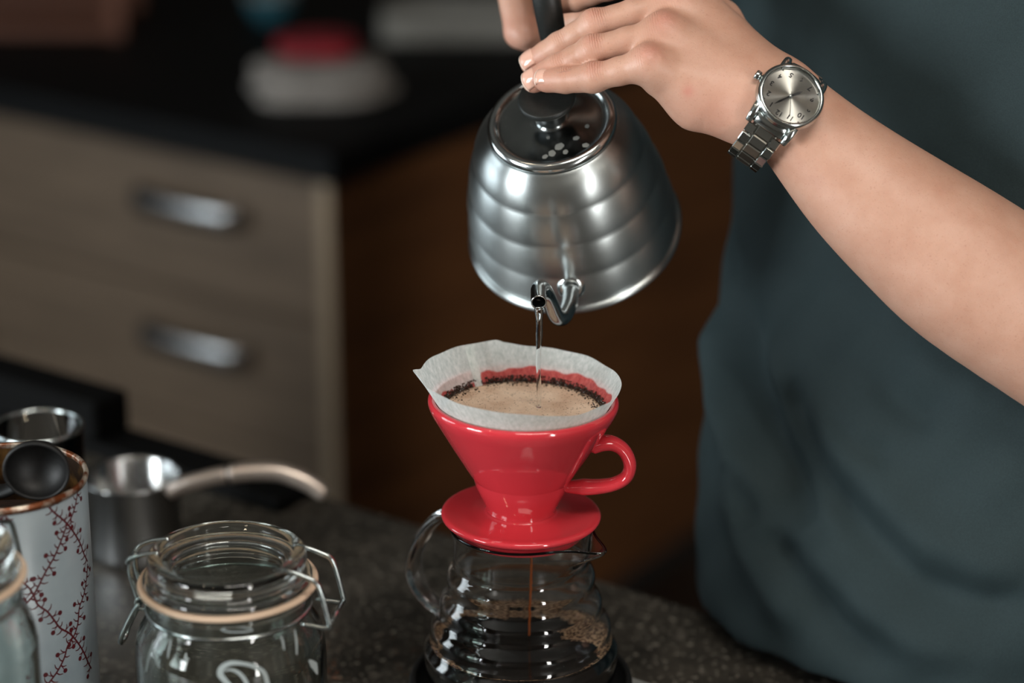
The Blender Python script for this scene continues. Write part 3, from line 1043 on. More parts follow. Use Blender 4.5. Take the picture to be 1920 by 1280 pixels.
# coffee
CL = -88.0
liq = [(0, CL), (20, CL)]
edge = [(r - 0.25, z) for r, z in in_p if z < CL and r > 1]
rim_r = np.interp(-CL, [-z for _, z in in_p], [r for r, _ in in_p]) - 0.25
cf = thing('black_coffee', CO + EZ * -0.118, 'pool of black coffee with brown bubbles in the glass carafe', 'coffee')
prof = [(0, CL), (rim_r * 0.6, CL), (rim_r - 1.2, CL), (rim_r, CL + 0.5)] + edge + [(0, edge[-1][1])]
v, f = lathe(mmp(prof), 96, False, (CO, RT, dey, EZ))
mesh_obj('liquid', v, f, M['coffee'], cf)
vs, fs = [], []
NB = 160
for j in range(NB):
    th = 2 * PI * j / NB
    deg = math.degrees(th)
    wdt = 0.05 + 0.34 * math.exp(-(((deg - 92 + 180) % 360 - 180) / 34) ** 2) + 0.40 * math.exp(-(((deg - 20 + 180) % 360 - 180) / 30) ** 2) + 0.06 * math.exp(-(((deg - 200 + 180) % 360 - 180) / 40) ** 2)
    wdt *= 1 + 0.22 * math.sin(7 * th) + 0.14 * math.sin(17 * th + 1) + 0.1 * math.sin(31 * th)
    r1 = rim_r - 0.1
    for k, (fr_, dz) in enumerate(((1.0, 1.9), (0.985, 1.3), (1 - wdt * 0.5, 0.75), (1 - wdt * 0.9, 0.6), (1 - wdt, 0.02))):
        vs.append(CO + (RT * math.cos(th) + dey * math.sin(th)) * r1 * min(fr_, 1) * MM + EZ * (CL + dz) * MM)
for j in range(NB):
    for k in range(4):
        fs.append((j * 5 + k, j * 5 + k + 1, ((j + 1) % NB) * 5 + k + 1, ((j + 1) % NB) * 5 + k))
o = mesh_obj('bubble_ring', np.array(vs), fs, M['bubbles'], cf)
# the thin drip into the carafe
zz_ = np.linspace(-0.0115, CL * MM + 0.0004, 26)
xs = DX + 0.006 + 0.0006 * np.sin(np.linspace(0, 5, 26))
path = np.stack([xs, np.full(26, 0.004), ZF + zz_], 1)
v, f = tube(path, np.interp(np.linspace(0, 1, 26), [0, 0.1, 1], [1.6, 0.9, 0.75]) * MM, 8)
tag(mesh_obj('coffee_drip', v, f, M['drip'], loc=path[-1]), 'thin amber coffee drip falling inside the carafe', 'coffee')

# coaster and kitchen scale below
ZS = ZC + 0.020
sct = thing('kitchen_scale', (DX, 0, ZC), 'flat pale steel kitchen scale under the carafe', 'scale')
c = np.array([DX, 0, ZC + 0.011])
v, f = box(c, (0.130, 0.130, 0.018), bevel=0.003, ex=E1, ey=-E2, ez=EZ)
mesh_obj('scale_plate', v, f, M['scale_body'], sct, smooth=False)
for a_, b_ in ((1, 1), (1, -1), (-1, 1), (-1, -1)):
    cc = np.array([DX, 0, ZC]) + E1 * 0.05 * a_ + E2 * 0.05 * b_
    v, f = lathe([(0, 0.0), (0.007, 0.0), (0.008, 0.001), (0.008, 0.0022), (0, 0.0022)], 16, False, (cc, RT, dey, EZ))
    mesh_obj('foot', v, f, M['rubber'], sct)
co = smooth_profile([(0, 20.2), (60, 20.2), (67, 20.6), (70.5, 23), (71.5, 29), (70.8, 33.8), (69.0, 35.2), (67.0, 34.2), (65.6, 30), (61, 26.4), (50, 25.8), (0, 25.8)], 4)
v, f = lathe(mmp([(max(r, 0), z) for r, z in co]), 80, False, (np.array([DX, 0, ZC]), RT, dey, EZ))
tag(mesh_obj('coaster', v, f, M['rubber'], loc=(DX, 0, ZC + 0.0202)), 'black round rubber coaster between the carafe and the scale', 'coaster')

# ------------------------------------------------------------------ kettle
K0 = P(1078, 432, 1.61)
TO = -FW
ka = nrm(RT * -0.160 + UP * 0.618 + TO * 0.780)
kg = nrm(TO - ka * TO.dot(ka))
ks = np.cross(ka, kg)
an = math.radians(-8.5)
kg, ks = kg * math.cos(an) + ks * math.sin(an), -kg * math.sin(an) + ks * math.cos(an)
if ks.dot(RT) < 0: ks = -ks
kx = kg
ky = np.cross(ka, kg)
kt = bpy.data.objects.new('pour_over_kettle', None)
kt.empty_display_size = 0.02
col.objects.link(kt)
kt.matrix_world = Matrix(((kx[0], ky[0], ka[0], K0[0]), (kx[1], ky[1], ka[1], K0[1]), (kx[2], ky[2], ka[2], K0[2]), (0, 0, 0, 1)))
kt['_o'] = [0.0, 0.0, 0.0]
tag(kt, 'brushed steel gooseneck kettle tilted to pour over the dripper', 'kettle')


def kl(p_):      # world -> kettle frame
    d = np.asarray(p_) - K0
    return np.stack([d @ kx, d @ ky, d @ ka], -1)


bands = [(4.2, 68.8), (30, 66.6), (55, 62.0), (79, 55.2), (98.5, 45.4)]
body = [(0, -1.5), (60, -1.5), (66, -1.2), (70.2, -0.6), (71.4, 0.6), (71.6, 2.0), (70.8, 3.4), (69.2, 4.0)]
for i in range(4):
    (h0, r0), (h1, r1) = bands[i], bands[i + 1]
    for t_ in np.linspace(0, 1, 14)[(1 if i else 0):]:
        bl = (1.7 if i < 3 else 2.4) * (1 - abs(2 * t_ - 1) ** 2.2)
        body.append((r0 + (r1 - r0) * t_ + bl * 0.9 - 0.4, h0 + (h1 - h0) * t_ + bl * 0.25))
body += [(43.0, 100.4), (41.9, 101.6), (41.0, 102.0), (40.0, 101.2), (0, 101.0)]
v, f = lathe(mmp(body), 128)
mesh_obj('kettle_body', v, f, M['kettle'], kt, local=True)
ring = smooth_profile([(39.8, 101.4), (41.1, 102.7), (41.6, 104.5), (41.0, 106.7), (39.2, 108.3), (37.0, 108.5), (35.4, 107.5), (34.6, 105.9)], 4)
v, f = lathe(mmp(list(map(tuple, ring)) + [(34.4, 101.4)]), 112, True)
mesh_obj('lid_ring', v, f, M['kettle_trim'], kt, local=True)
lid = smooth_profile([(35.0, 106.1), (32.5, 105.3), (26, 105.1), (16, 106.3), (10.5, 107.5), (7.5, 110.1), (0, 110.5)], 4)
v, f = lathe(mmp([(max(a_, 0), b_) for a_, b_ in lid]), 96)
ld = mesh_obj('lid', v, f, M['kettle_lid'], kt, local=True)
# limescale spots on the lid
sv, sf = [], []
for (lx, ly, rr_) in ((22, 3.5, 2.6), (26.5, -1.5, 2.2), (17, 14.5, 1.7), (27, 7.0, 1.6), (24, 20, 1.8), (14, -3, 1.1), (8, 22, 1.4), (28.5, -6, 1.6)):
    n_ = 14
    c0 = len(sv)
    rad = math.hypot(lx, ly)
    zt_ = np.interp(rad, [10, 16, 26, 31.5], [107.6, 106.4, 105.2, 105.4]) + 0.12
    for j in range(n_):
        th = 2 * PI * j / n_
        k = rr_ * (1.15 + 0.12 * math.sin(2 * th + lx) + 0.08 * math.sin(5 * th))
        sv.append(((lx + k * math.cos(th)) * MM, (ly + k * math.sin(th)) * MM, zt_ * MM))
    for j in range(n_):
        th = 2 * PI * j / n_
        k = rr_ * 0.72 * (1.15 + 0.12 * math.sin(2 * th + lx) + 0.08 * math.sin(5 * th))
        sv.append(((lx + k * math.cos(th)) * MM, (ly + k * math.sin(th)) * MM, (zt_ + 0.05) * MM))
    for j in range(n_):
        sf.append((c0 + j, c0 + (j + 1) % n_, c0 + n_ + (j + 1) % n_, c0 + n_ + j))
    sf.append(tuple(range(c0 + n_, c0 + 2 * n_)))
o = mesh_obj('limescale_spots', np.array(sv), sf, M['scale_mark'], ld, local=True)
o['kind'] = 'stuff'
kn = smooth_profile([(0, 108.5), (8.6, 108.7), (8.4, 112.5), (9.0, 118), (13.0, 122), (17.0, 124.2), (18.4, 126.4), (18.0, 128.2), (16.8, 128.9), (10, 128.9), (0, 128.7)], 4)
v, f = lathe(mmp([(max(a_, 0), b_) for a_, b_ in kn]), 64)
mesh_obj('knob', v, f, M['black_plastic'], ld, local=True)
# black grip behind the lid
hpth = smooth_profile([(-37.5, 98), (-40.5, 112), (-43.5, 128), (-47, 146), (-55, 166), (-75, 188), (-105, 198), (-135, 190), (-155, 165)], 6)
lat = np.linspace(0, 1, len(hpth))
sd = ky * np.sign(ky.dot(RT))
sl = 1.0 if ky.dot(RT) > 0 else -1.0
path = np.array([(g_ * MM, sl * (0.004 + 0.004 * min(1, t_ * 4)), h_ * MM) for (g_, h_), t_ in zip(hpth, lat)])
wd = np.interp(lat, [0, 0.15, 0.4, 0.8, 1], [6.0, 7.2, 8.2, 9.0, 7.0]) * MM
v, f = tube(path, wd, 18, flat=(1.08, 0.78), up=np.array([0, 1., 0]))
mesh_obj('grip', v, f, M['black_plastic'], kt, local=True)
v, f = tube(np.array([(-0.0375, sl * 0.004, 0.088), (-0.039, sl * 0.004, 0.100), (-0.0405, sl * 0.0045, 0.111)]), 0.0082, 16, flat=(1.15, 0.6), up=np.array([0, 1., 0]))
mesh_obj('grip_bracket', v, f, M['kettle_trim'], kt, local=True)
# gooseneck spout
bz = np.array([h for r, h in body[6:]]); br = np.array([r for r, h in body[6:]])


def body_depth(px, py):
    for d in np.arange(1.45, 1.70, 0.0005):
        q = kl(P(px, py, d))
        if 0 < q[2] * 1000 < 106 and math.hypot(q[0], q[1]) * 1000 < np.interp(q[2] * 1000, bz, br): return d
    return 1.56


d0 = body_depth(1070, 538)
D_ = [d0 + 0.006, d0 - 0.004, d0 - 0.016, d0 - 0.026, d0 - 0.032, d0 - 0.038, d0 - 0.046, d0 - 0.056, d0 - 0.065, d0 - 0.072, d0 - 0.080]
px_ = [(1071, 534), (1070, 548), (1066, 575), (1055, 595), (1043, 592), (1033, 570), (1024, 550), (1016, 539), (1010, 541), (1009, 552), (1010.5, 567)]
TIPD = D_[-1]
print('spout root depth', d0, 'tip', TIPD)
sp = smooth_profile([P(x, y, d) for (x, y), d in zip(px_, D_)], 6)
rad = np.interp(np.linspace(0, 1, len(sp)), [0, 0.15, 0.5, 1], [5.6, 5.2, 5.0, 4.8]) * MM
ov, of = tube(kl(sp), rad, 20, caps=False)
iv, iff = tube(kl(sp), rad - 0.0007, 20, caps=False)
nO = len(ov)
m_ = len(sp)
fs = list(of) + [tuple(x + nO for x in q[::-1]) for q in iff]
for j in range(20):
    k = (j + 1) % 20
    e = (m_ - 1) * 20
    fs.append((e + j, e + k, nO + e + k, nO + e + j))
so = mesh_obj('spout', np.vstack([ov, iv]), fs, M['spout_steel'], kt, local=True)
t0 = nrm(sp[4] - sp[0])
u0 = nrm(np.cross(t0, RT)); w0 = np.cross(t0, u0)
c = P(1071, 538, d0)
v, f = lathe(mmp([(4.6, -3.0), (9.0, -3.0), (9.4, -1.2), (8.6, 0.8), (6.6, 2.2), (5.0, 2.4)]), 32, True, (c, u0, w0, t0))
mesh_obj('spout_collar', kl(v), f, M['kettle_trim'], so, local=True)

# water stream from the lip of the spout to the brew
tip = sp[-1]
td = nrm(sp[-1] - sp[-4])
lip = tip + np.array([0, 0, -0.0042])
zt_ = np.linspace(0, 1, 40)
zs = lip[2] - (lip[2] - (ZF + (LV - 0.3) * MM)) * zt_
st = np.stack([lip[0] + 0.0003 * np.sin(zt_ * 9), lip[1] - 0.003 * (1 - np.exp(-zt_ * 5)) + 0 * zt_, zs], 1)
pre = [tip - td * 0.007 + np.array([0, 0, -0.0026]), tip - td * 0.002 + np.array([0, 0, -0.0036])]
st = np.vstack([pre, st])
rd = np.interp(np.linspace(0, 1, len(st)), [0, 0.04, 0.10, 0.3, 0.6, 1], [1.6, 2.7, 2.4, 1.9, 1.5, 1.35]) * MM
rd = rd * (1 + 0.10 * np.sin(np.linspace(0, 26, len(st))))
v, f = tube(st, rd, 14)
tag(mesh_obj('water_stream', v, f, M['water'], loc=st[-1]), 'clear thin stream of hot water falling from the kettle spout', 'water')

# ------------------------------------------------------------------ clip-top jars
def cyl_hit(px, py, cx, cy, r):
    d = ray(px, py)
    ox, oy = CAM[0] - cx, CAM[1] - cy
    A = d[0] ** 2 + d[1] ** 2
    B = ox * d[0] + oy * d[1]
    C_ = ox * ox + oy * oy - r * r
    disc = max(B * B - A * C_, 0)
    return CAM + d * ((-B - math.sqrt(disc)) / A)


def ribbon_px(pts, wpx, cx, cy, r, n=6, thick=0.0002):
    """A printed stroke lying on a cylinder, traced from the photograph."""
    q = smooth_profile(pts, n) if len(pts) > 2 else np.array(pts, float)
    wpx = np.interp(np.linspace(0, 1, len(q)), np.linspace(0, 1, len(np.atleast_1d(wpx))), np.atleast_1d(wpx)) if np.ndim(wpx) else np.full(len(q), wpx)
    tn = np.gradient(q, axis=0)
    tn /= np.linalg.norm(tn, axis=1)[:, None] + 1e-9
    nn = np.stack([-tn[:, 1], tn[:, 0]], 1)
    vs = []
    for i in range(len(q)):
        for s_ in (-1, 1):
            a = q[i] + nn[i] * s_ * wpx[i] / 2
            vs.append(cyl_hit(a[0], a[1], cx, cy, r + thick))
    return np.array(vs), [(2 * i, 2 * i + 1, 2 * i + 3, 2 * i + 2) for i in range(len(q) - 1)]


def clip_jar(top, s, label, turn=0.0, prints=False):
    top = np.asarray(top, float)
    H = (top[2] - ZC) / MM
    t = thing('clip_top_jar', (top[0], top[1], ZC), label, 'jar', 'clip-top glass jars')
    ca_, sa_ = math.cos(turn), math.sin(turn)
    ex_, ey_ = np.array([ca_, sa_, 0]), np.array([-sa_, ca_, 0])
    fr = (top, ex_ * s, ey_ * s, EZ)
    lidp = smooth_profile([(0, -7.6), (20, -7.0), (32, -4.6), (37.0, -1.6), (39.6, 0.6), (42.6, 1.4), (45.6, 0.4), (46.8, -2.4), (46.2, -6.0), (44.6, -8.6), (45.4, -11.0), (48.4, -12.4), (49.6, -14.0), (49.4, -15.6), (46.5, -16.2), (41.5, -15.6), (38.5, -13.4), (32, -12.0), (20, -12.2), (0, -12.4)], 4)
    v, f = lathe(mmp([(max(a_, 0), b_) for a_, b_ in lidp]), 96, False, fr)
    mesh_obj('lid', v, f, M['jar_glass'], t)
    gp = smooth_profile([(45.0, -18.55), (50.2, -18.55), (51.6, -19.4), (52.8, -18.2), (52.6, -16.6), (51.2, -15.8), (50.0, -16.3), (45.0, -16.35), (45.0, -18.55)], 3)
    v, f = lathe(mmp(list(map(tuple, gp))), 96, False, fr)
    mesh_obj('rubber_gasket', v, f, M['gasket'], t)
    outp = smooth_profile([(44.5, -18.6), (48.5, -18.7), (49.8, -20.2), (49.4, -23.0), (46.8, -25.6), (46.4, -30), (46.8, -35), (49.5, -40), (54.0, -48), (56.0, -58), (56.4, -75), (56.4, -H + 14), (55.0, -H + 4), (50, -H + 0.3), (44, -H)], 4)
    inp = smooth_profile([(41, -H + 5.5), (49, -H + 7), (52.6, -H + 14), (53.0, -75), (52.6, -58), (50.6, -49), (46.4, -41), (43.2, -35), (42.8, -28), (43.2, -21), (43.6, -18.9)], 4)
    prof = [(0, -H + 1)] + [tuple(x) for x in outp[::-1]] if False else [tuple(x) for x in outp] + [(0, -H + 1.2), (0, -H + 5.2)] + [tuple(x) for x in inp]
    v, f = lathe(mmp(prof), 96, True, fr)
    jb = mesh_obj('glass_body', v, f, M['jar_glass'], t)
    nr_ = [top + (ex_ * math.cos(x) + ey_ * math.sin(x)) * 48.0 * s * MM - EZ * 32 * MM for x in np.linspace(0, 2 * PI, 72, endpoint=False)]
    v, f = tube(nr_, 1.4 * MM, 8, closed=True, up=EZ)
    mesh_obj('neck_wire', v, f, M['wire'], t)

    def L(x, y, z): return top + ex_ * x * MM * s + ey_ * y * MM * s + EZ * z * MM
    # hinge bail
    for yy in (-17, 17):
        p_ = smooth_profile([L(36, yy, 0.2), L(44, yy, -0.8), L(52, yy, -3.4), L(57.5, yy, -6.0), L(60.5, yy, -12), L(64.5, yy, -29), L(65, yy, -33), L(63, yy, -34.5), L(48, yy, -33)], 4)
        v, f = tube(p_, 1.55 * MM, 8)
        mesh_obj('hinge_wire', v, f, M['wire'], t)
    v, f = tube([L(64.8, -17, -33), L(64.8, 17, -33)], 1.55 * MM, 8)
    mesh_obj('hinge_pin', v, f, M['wire'], t)
    # latch
    p_ = smooth_profile([L(-38, 10, 1.5), L(-47, 10, 0), L(-55, 9, -3), L(-59, 6, -8), L(-59, -6, -8), L(-55, -9, -3), L(-47, -10, 0), L(-38, -10, 1.5)], 4)
    v, f = tube(p_, 1.55 * MM, 8)
    mesh_obj('latch_wire', v, f, M['wire'], t)
    p_ = smooth_profile([L(-57, 4, -6), L(-58, 5, -14), L(-56, 5, -24), L(-53, 5, -33), L(-53, -5, -33), L(-56, -5, -24), L(-58, -5, -14), L(-57, -4, -6)], 4)
    v, f = tube(p_, 1.55 * MM, 8)
    mesh_obj('latch_arm', v, f, M['wire'], t)
    p_ = smooth_profile([L(-52, 8, -33), L(-57, 8, -40), L(-65, 7, -56), L(-66.5, 4, -62), L(-66.5, -4, -62), L(-65, -7, -56), L(-57, -8, -40), L(-52, -8, -33)], 4)
    v, f = tube(p_, 1.55 * MM, 8)
    mesh_obj('latch_lever', v, f, M['wire'], t)
    for yy in (-8, 8):
        lp = [L(-51 + 3.6 * math.cos(x), yy, -33 + 3.6 * math.sin(x)) for x in np.linspace(0, 2 * PI, 16, endpoint=False)]
        v, f = tube(lp, 1.0 * MM, 6, closed=True)
        mesh_obj('wire_eye', v, f, M['wire'], t)
    if prints:
        cx, cy, r = top[0], top[1], 56.4 * s * MM
        q = lambda a: [(180 + x / 3.368, 900 + y / 3.368) for x, y in a]
        strokes = [
            (q([(366, 1010), (350, 1060), (330, 1130), (316, 1210)]), [2.5, 4, 4, 2.5]),
            (q([(356, 1040), (366, 1100), (385, 1150), (404, 1182)]), [2.5, 5, 5, 3]),
            (q([(338, 1118), (362, 1108), (384, 1112)]), [2, 3, 2]),
            (q([(474, 1005), (462, 1060), (452, 1122)]), [2.5, 4.5, 2.5]),
            (q([(1085, 1290), (1060, 1215), (1010, 1180), (930, 1158), (850, 1155), (795, 1185), (785, 1225), (812, 1262), (850, 1300)]), [9, 9, 8, 7, 9, 11, 12, 10, 8]),
            (q([(812, 1205), (850, 1196), (900, 1215), (940, 1260), (960, 1310)]), [2, 4, 7, 8, 8]),
            (q([(1168, 980), (1180, 1020), (1188, 1072)]), [2.5, 4.5, 2.5]),
            (q([(1255, 945), (1266, 1020), (1268, 1102)]), [2.5, 4.5, 2.5]),
            (q([(1345, 1135), (1375, 1165), (1398, 1225)]), [3, 14, 2]),
            (q([(790, 945), (830, 930), (880, 926), (940, 930), (990, 945), (940, 956), (880, 958), (830, 956), (790, 945)]), [2, 2.5, 2.5, 2.5, 2, 2.5, 2.5, 2.5, 2]),
        ]
        parts = []
        for i, (pts, wd_) in enumerate(strokes):
            parts.append(ribbon_px(pts, wd_, cx, cy, r if i < 9 else 47.6 * s * MM))
        for v, f in parts: mesh_obj('printed_stroke', v, f, M['print_white'], jb, smooth=False)
    return t


clip_jar(P(425, 1037, 1.41), 1.0, 'clip-top glass jar with pale rubber gasket and white lettering beside the carafe', math.radians(-10), True)
clip_jar(P(-136, 1028, 1.33), 1.0, 'clip-top glass jar in front of the patterned tin, cut by the picture edge', math.radians(70))

# ------------------------------------------------------------------ patterned tin with scoop
TT = P(0, 890, 1.445)
TR = 160 * 1.445 / FPX
TH = TT[2] - ZC
tt_ = thing('patterned_tin', (TT[0], TT[1], ZC), 'tall white tin with red berry vines, holding a black scoop', 'tin')
fr = (np.array([TT[0], TT[1], ZC]), RT, dey, EZ)
v, f = lathe([(0, 0.0), (TR - 0.002, 0.0), (TR - 0.0004, 0.0015), (TR, 0.004), (TR, TH - 0.004), (TR - 0.0012, TH - 0.003), (TR - 0.0012, 0.003), (0, 0.003)], 96, False, fr)
mesh_obj('tin_wall', v, f, M['tin'], tt_)
v, f = lathe([(TR + 0.0006, TH - 0.0042), (TR + 0.0012, TH - 0.002), (TR + 0.0006, TH), (TR - 0.0008, TH + 0.0002), (TR - 0.0018, TH - 0.0012), (TR - 0.0016, TH - 0.004)], 96, True, fr)
mesh_obj('tin_rim', v, f, M['tin_rim'], tt_)
v, f = lathe([(TR - 0.0014, TH - 0.002), (TR - 0.0018, TH - 0.004), (TR - 0.0018, 0.004), (0, 0.004)], 96, False, fr)
mesh_obj('tin_lining', v, f, M['tin_inside'], tt_)
vine_lines = [
    [(345, 428), (334, 490), (318, 540), (298, 575), (272, 645), (240, 720), (200, 790), (165, 860), (140, 900), (98, 945)],
    [(212, 492), (240, 522), (272, 548), (300, 575), (330, 615), (356, 660), (372, 705), (388, 740)],
    [(98, 830), (130, 858), (150, 890), (168, 932), (210, 962), (240, 1000), (268, 1036), (310, 1060), (345, 1100), (375, 1150), (392, 1190), (405, 1215)],
    [(388, 750), (384, 815), (372, 885), (352, 945), (346, 1010), (330, 1065), (300, 1115), (286, 1165), (258, 1222), (214, 1282)],
    [(-10, 520), (30, 545), (-20, 590)],
]
vparts = []


def vq(p_): return (p_[0] / 2.369, 740 + p_[1] / 2.369)


def to_cyl(px, py):
    h = cyl_hit(px, py, TT[0], TT[1], TR)
    return np.array([math.atan2(h[1] - TT[1], h[0] - TT[0]) * TR, h[2]])


def cyl_pt(q, off, turn=0.0):
    th = q[0] / TR + turn
    q = (q[0], min(q[1], ZC + TH - 0.0046))
    return np.array([TT[0] + math.cos(th) * (TR + off), TT[1] + math.sin(th) * (TR + off), q[1]])


def ribbon_uv(pts, wd, off, turn):
    q = smooth_profile(pts, 4)
    w_ = np.interp(np.linspace(0, 1, len(q)), np.linspace(0, 1, len(wd)), wd)
    tn = np.gradient(q, axis=0)
    tn /= np.linalg.norm(tn, axis=1)[:, None] + 1e-9
    nn = np.stack([-tn[:, 1], tn[:, 0]], 1)
    vs = []
    for i in range(len(q)):
        for s_ in (-1, 1):
            vs.append(cyl_pt(q[i] + nn[i] * s_ * w_[i] / 2, off, turn))
    return np.array(vs), [(2 * i, 2 * i + 1, 2 * i + 3, 2 * i + 2) for i in range(len(q) - 1)]


for turn in (0.0, 2.1, -2.1):
    rv = np.random.default_rng(5)
    for line in vine_lines:
        vparts = []
        q = np.array([to_cyl(*vq(p_)) for p_ in line])
        vparts.append(ribbon_uv(q, [1.15 * MM, 1.15 * MM], 0.00012, turn))
        dense = smooth_profile(q, 12)
        sl_ = np.concatenate([[0], np.cumsum(np.linalg.norm(np.diff(dense, axis=0), axis=1))])
        side, s_, k = 1, 2.0 * MM, 0
        while s_ < sl_[-1]:
            c = np.array([np.interp(s_, sl_, dense[:, 0]), np.interp(s_, sl_, dense[:, 1])])
            e = np.array([np.interp(s_ + 0.5 * MM, sl_, dense[:, 0]), np.interp(s_ + 0.5 * MM, sl_, dense[:, 1])])
            if np.linalg.norm(e - c) < 1e-7: break
            tn = nrm(e - c)
            nn = np.array([-tn[1], tn[0]]) * side
            ln = rv.uniform(3.6, 5.2) * MM
            tipp = c - tn * ln * 0.35 + nn * ln
            vparts.append(ribbon_uv([c, c + nn * ln * 0.55 - tn * ln * 0.02, tipp], [1.0 * MM, 0.8 * MM, 0.4 * MM], 0.00012, turn))
            if k % 3 == 0:
                bc = c + nn * ln * 1.25 + tn * ln * 0.4
                vs = [cyl_pt(bc + 1.55 * MM * np.array([math.cos(x), math.sin(x)]), 0.00016, turn) for x in np.linspace(0, 2 * PI, 12, endpoint=False)]
                vparts.append((np.array(vs), [tuple(range(12))]))
                vparts.append(ribbon_uv([c, (c + bc) / 2, bc], [0.5 * MM] * 3, 0.00012, turn))
            side = -side
            s_ += rv.uniform(2.2, 3.0) * MM
            k += 1
        v, f = join(vparts)
        o = mesh_obj('printed_vine', v, f, M['vine'], tt_, smooth=False)
        o['label'] = 'dark red printed vine with round berries'
gc = thing('ground_coffee', (TT[0], TT[1], ZC + 0.005), 'dark ground coffee filling the patterned tin', 'coffee')
gl = TH - 0.034
vs, fs = lathe([(0, 0.0055), (TR - 0.0022, 0.0055), (TR - 0.0022, gl - 0.004), (TR * 0.8, gl), (TR * 0.4, gl + 0.005), (0, gl + 0.006)], 48, False, fr)
o = mesh_obj('coffee_bed', vs, fs, M['tea'], gc)
o['kind'] = 'stuff'
# scoop
SCP = P(68, 884, 1.415)
sn_ = nrm(TO * 0.86 - UP * 0.44 + RT * 0.05)
sx_ = nrm(RT - sn_ * RT.dot(sn_)); sy_ = np.cross(sn_, sx_)
st_ = thing('coffee_scoop', SCP - EZ * 0.02, 'round black coffee scoop lying in the patterned tin', 'scoop')
R_ = 19.6
prof = [(R_ * math.cos(a), -R_ * 0.82 * math.sin(a)) for a in np.linspace(0, PI / 2, 14)]
prof = [(R_ - 1.8, 0.4), (R_ - 0.6, 0.9)] + prof
prof += [((R_ - 2) * math.cos(a), -(R_ * 0.82 - 2) * math.sin(a)) for a in np.linspace(PI / 2, 0, 14)]
v, f = lathe(mmp([(max(a_, 0), b_) for a_, b_ in prof]), 48, True, (SCP, sx_, sy_, sn_))
mesh_obj('bowl', v, f, M['scoop'], st_)
hpth = smooth_profile([SCP - sy_ * 0.0 + RT * -0.012 - EZ * 0.012 + np.array([0, 0.010, 0]), SCP + np.array([-0.030, 0.022, -0.022]), SCP + np.array([-0.055, 0.03, -0.012]), SCP + np.array([-0.072, 0.034, 0.012])], 5)
v, f = tube(hpth, 0.0042, 10, flat=(1.5, 0.7), up=np.array([0, 1., 0.2]))
mesh_obj('handle', v, f, M['scoop'], st_)

# glass tumbler behind the tin
GT = P(70, 799, 1.66)
gr_ = 84 * 1.66 / FPX
gh = GT[2] - ZC
gt = thing('drinking_glass', (GT[0], GT[1], ZC), 'clear straight-sided drinking glass standing behind the patterned tin', 'glass')
prof = [(0, 0.0), (gr_ * 0.86, 0.0), (gr_ * 0.9, 0.003), (gr_, gh - 0.002), (gr_ - 0.0006, gh), (gr_ - 0.0018, gh - 0.0006), (gr_ * 0.9 - 0.0016, 0.010), (gr_ * 0.8, 0.007), (0, 0.007)]
v, f = lathe(prof, 72, False, (np.array([GT[0], GT[1], ZC]), RT, dey, EZ))
mesh_obj('glass_wall', v, f, M['glass'], gt)
v, f = lathe([(gr_ - 0.0022, gh - 0.001), (gr_ - 0.0012, gh + 0.0014), (gr_ + 0.0004, gh + 0.0014), (gr_ + 0.001, gh - 0.001), (gr_ - 0.0004, gh - 0.002)], 72, True, (np.array([GT[0], GT[1], ZC]), RT, dey, EZ))
mesh_obj('rim', v, f, M['wire'], gt)

# small steel pan with a bent handle
PT = P(247, 890, 1.78)
pr = 89 * 1.78 / FPX
ph_ = PT[2] - ZC
pt = thing('milk_pan', (PT[0], PT[1], ZC), 'small brushed steel pan with long bent handle beside the black hob', 'pan')
prof = [(0, 0.0), (pr - 0.004, 0.0), (pr - 0.0008, 0.003), (pr, 0.008), (pr, ph_ - 0.002), (pr + 0.0016, ph_), (pr + 0.0008, ph_ + 0.001), (pr - 0.0014, ph_ - 0.001), (pr - 0.0014, 0.006), (pr - 0.005, 0.002), (0, 0.002)]
v, f = lathe(prof, 72, False, (np.array([PT[0], PT[1], ZC]), RT, dey, EZ))
mesh_obj('pan_body', v, f, M['cup_steel'], pt)
hpx = [(318, 920, 1.765), (345, 908, 1.76), (400, 894, 1.758), (430, 889, 1.757), (470, 884, 1.757), (520, 884, 1.757), (560, 896, 1.757), (590, 912, 1.757), (612, 930, 1.757)]
sp = smooth_profile([P(*a) for a in hpx], 6)
n1_ = 18
v, f = tube(sp[:n1_], np.interp(np.linspace(0, 1, n1_), [0, 1], [0.0062, 0.0066]), 14)
hb = mesh_obj('handle', v, f, M['handle_steel'], pt)
v, f = tube(sp[n1_ - 1:n1_ + 1], 0.0056, 14)
mesh_obj('handle_joint', v, f, M['black_metal'], hb)
v, f = tube(sp[n1_:], np.interp(np.linspace(0, 1, len(sp) - n1_), [0, 0.6, 0.95, 1], [0.0068, 0.0072, 0.0062, 0.004]), 14)
mesh_obj('handle_end', v, f, M['handle_steel'], hb)

# black low hob along the far edge
def s_of(px, py): return (on_z(px, py, ZC) - EDGE) @ E1


s_a, s_b, s_c = s_of(602, 926), s_of(246, 828), s_of(-160, 715)
hb_ = thing('black_hob', along((s_a + s_c) / 2, 0.03, ZC), 'low black enamel hob with raised end along the far counter edge', 'hob')
slab('hob_plate', s_a, s_c, 0.004, 0.050, ZC, ZC + 0.012, M['black_box'], 0.003, hb_)
slab('raised_end', s_b, s_c, 0.006, 0.048, ZC + 0.0121, ZC + 0.046, M['black_box'], 0.003, hb_)

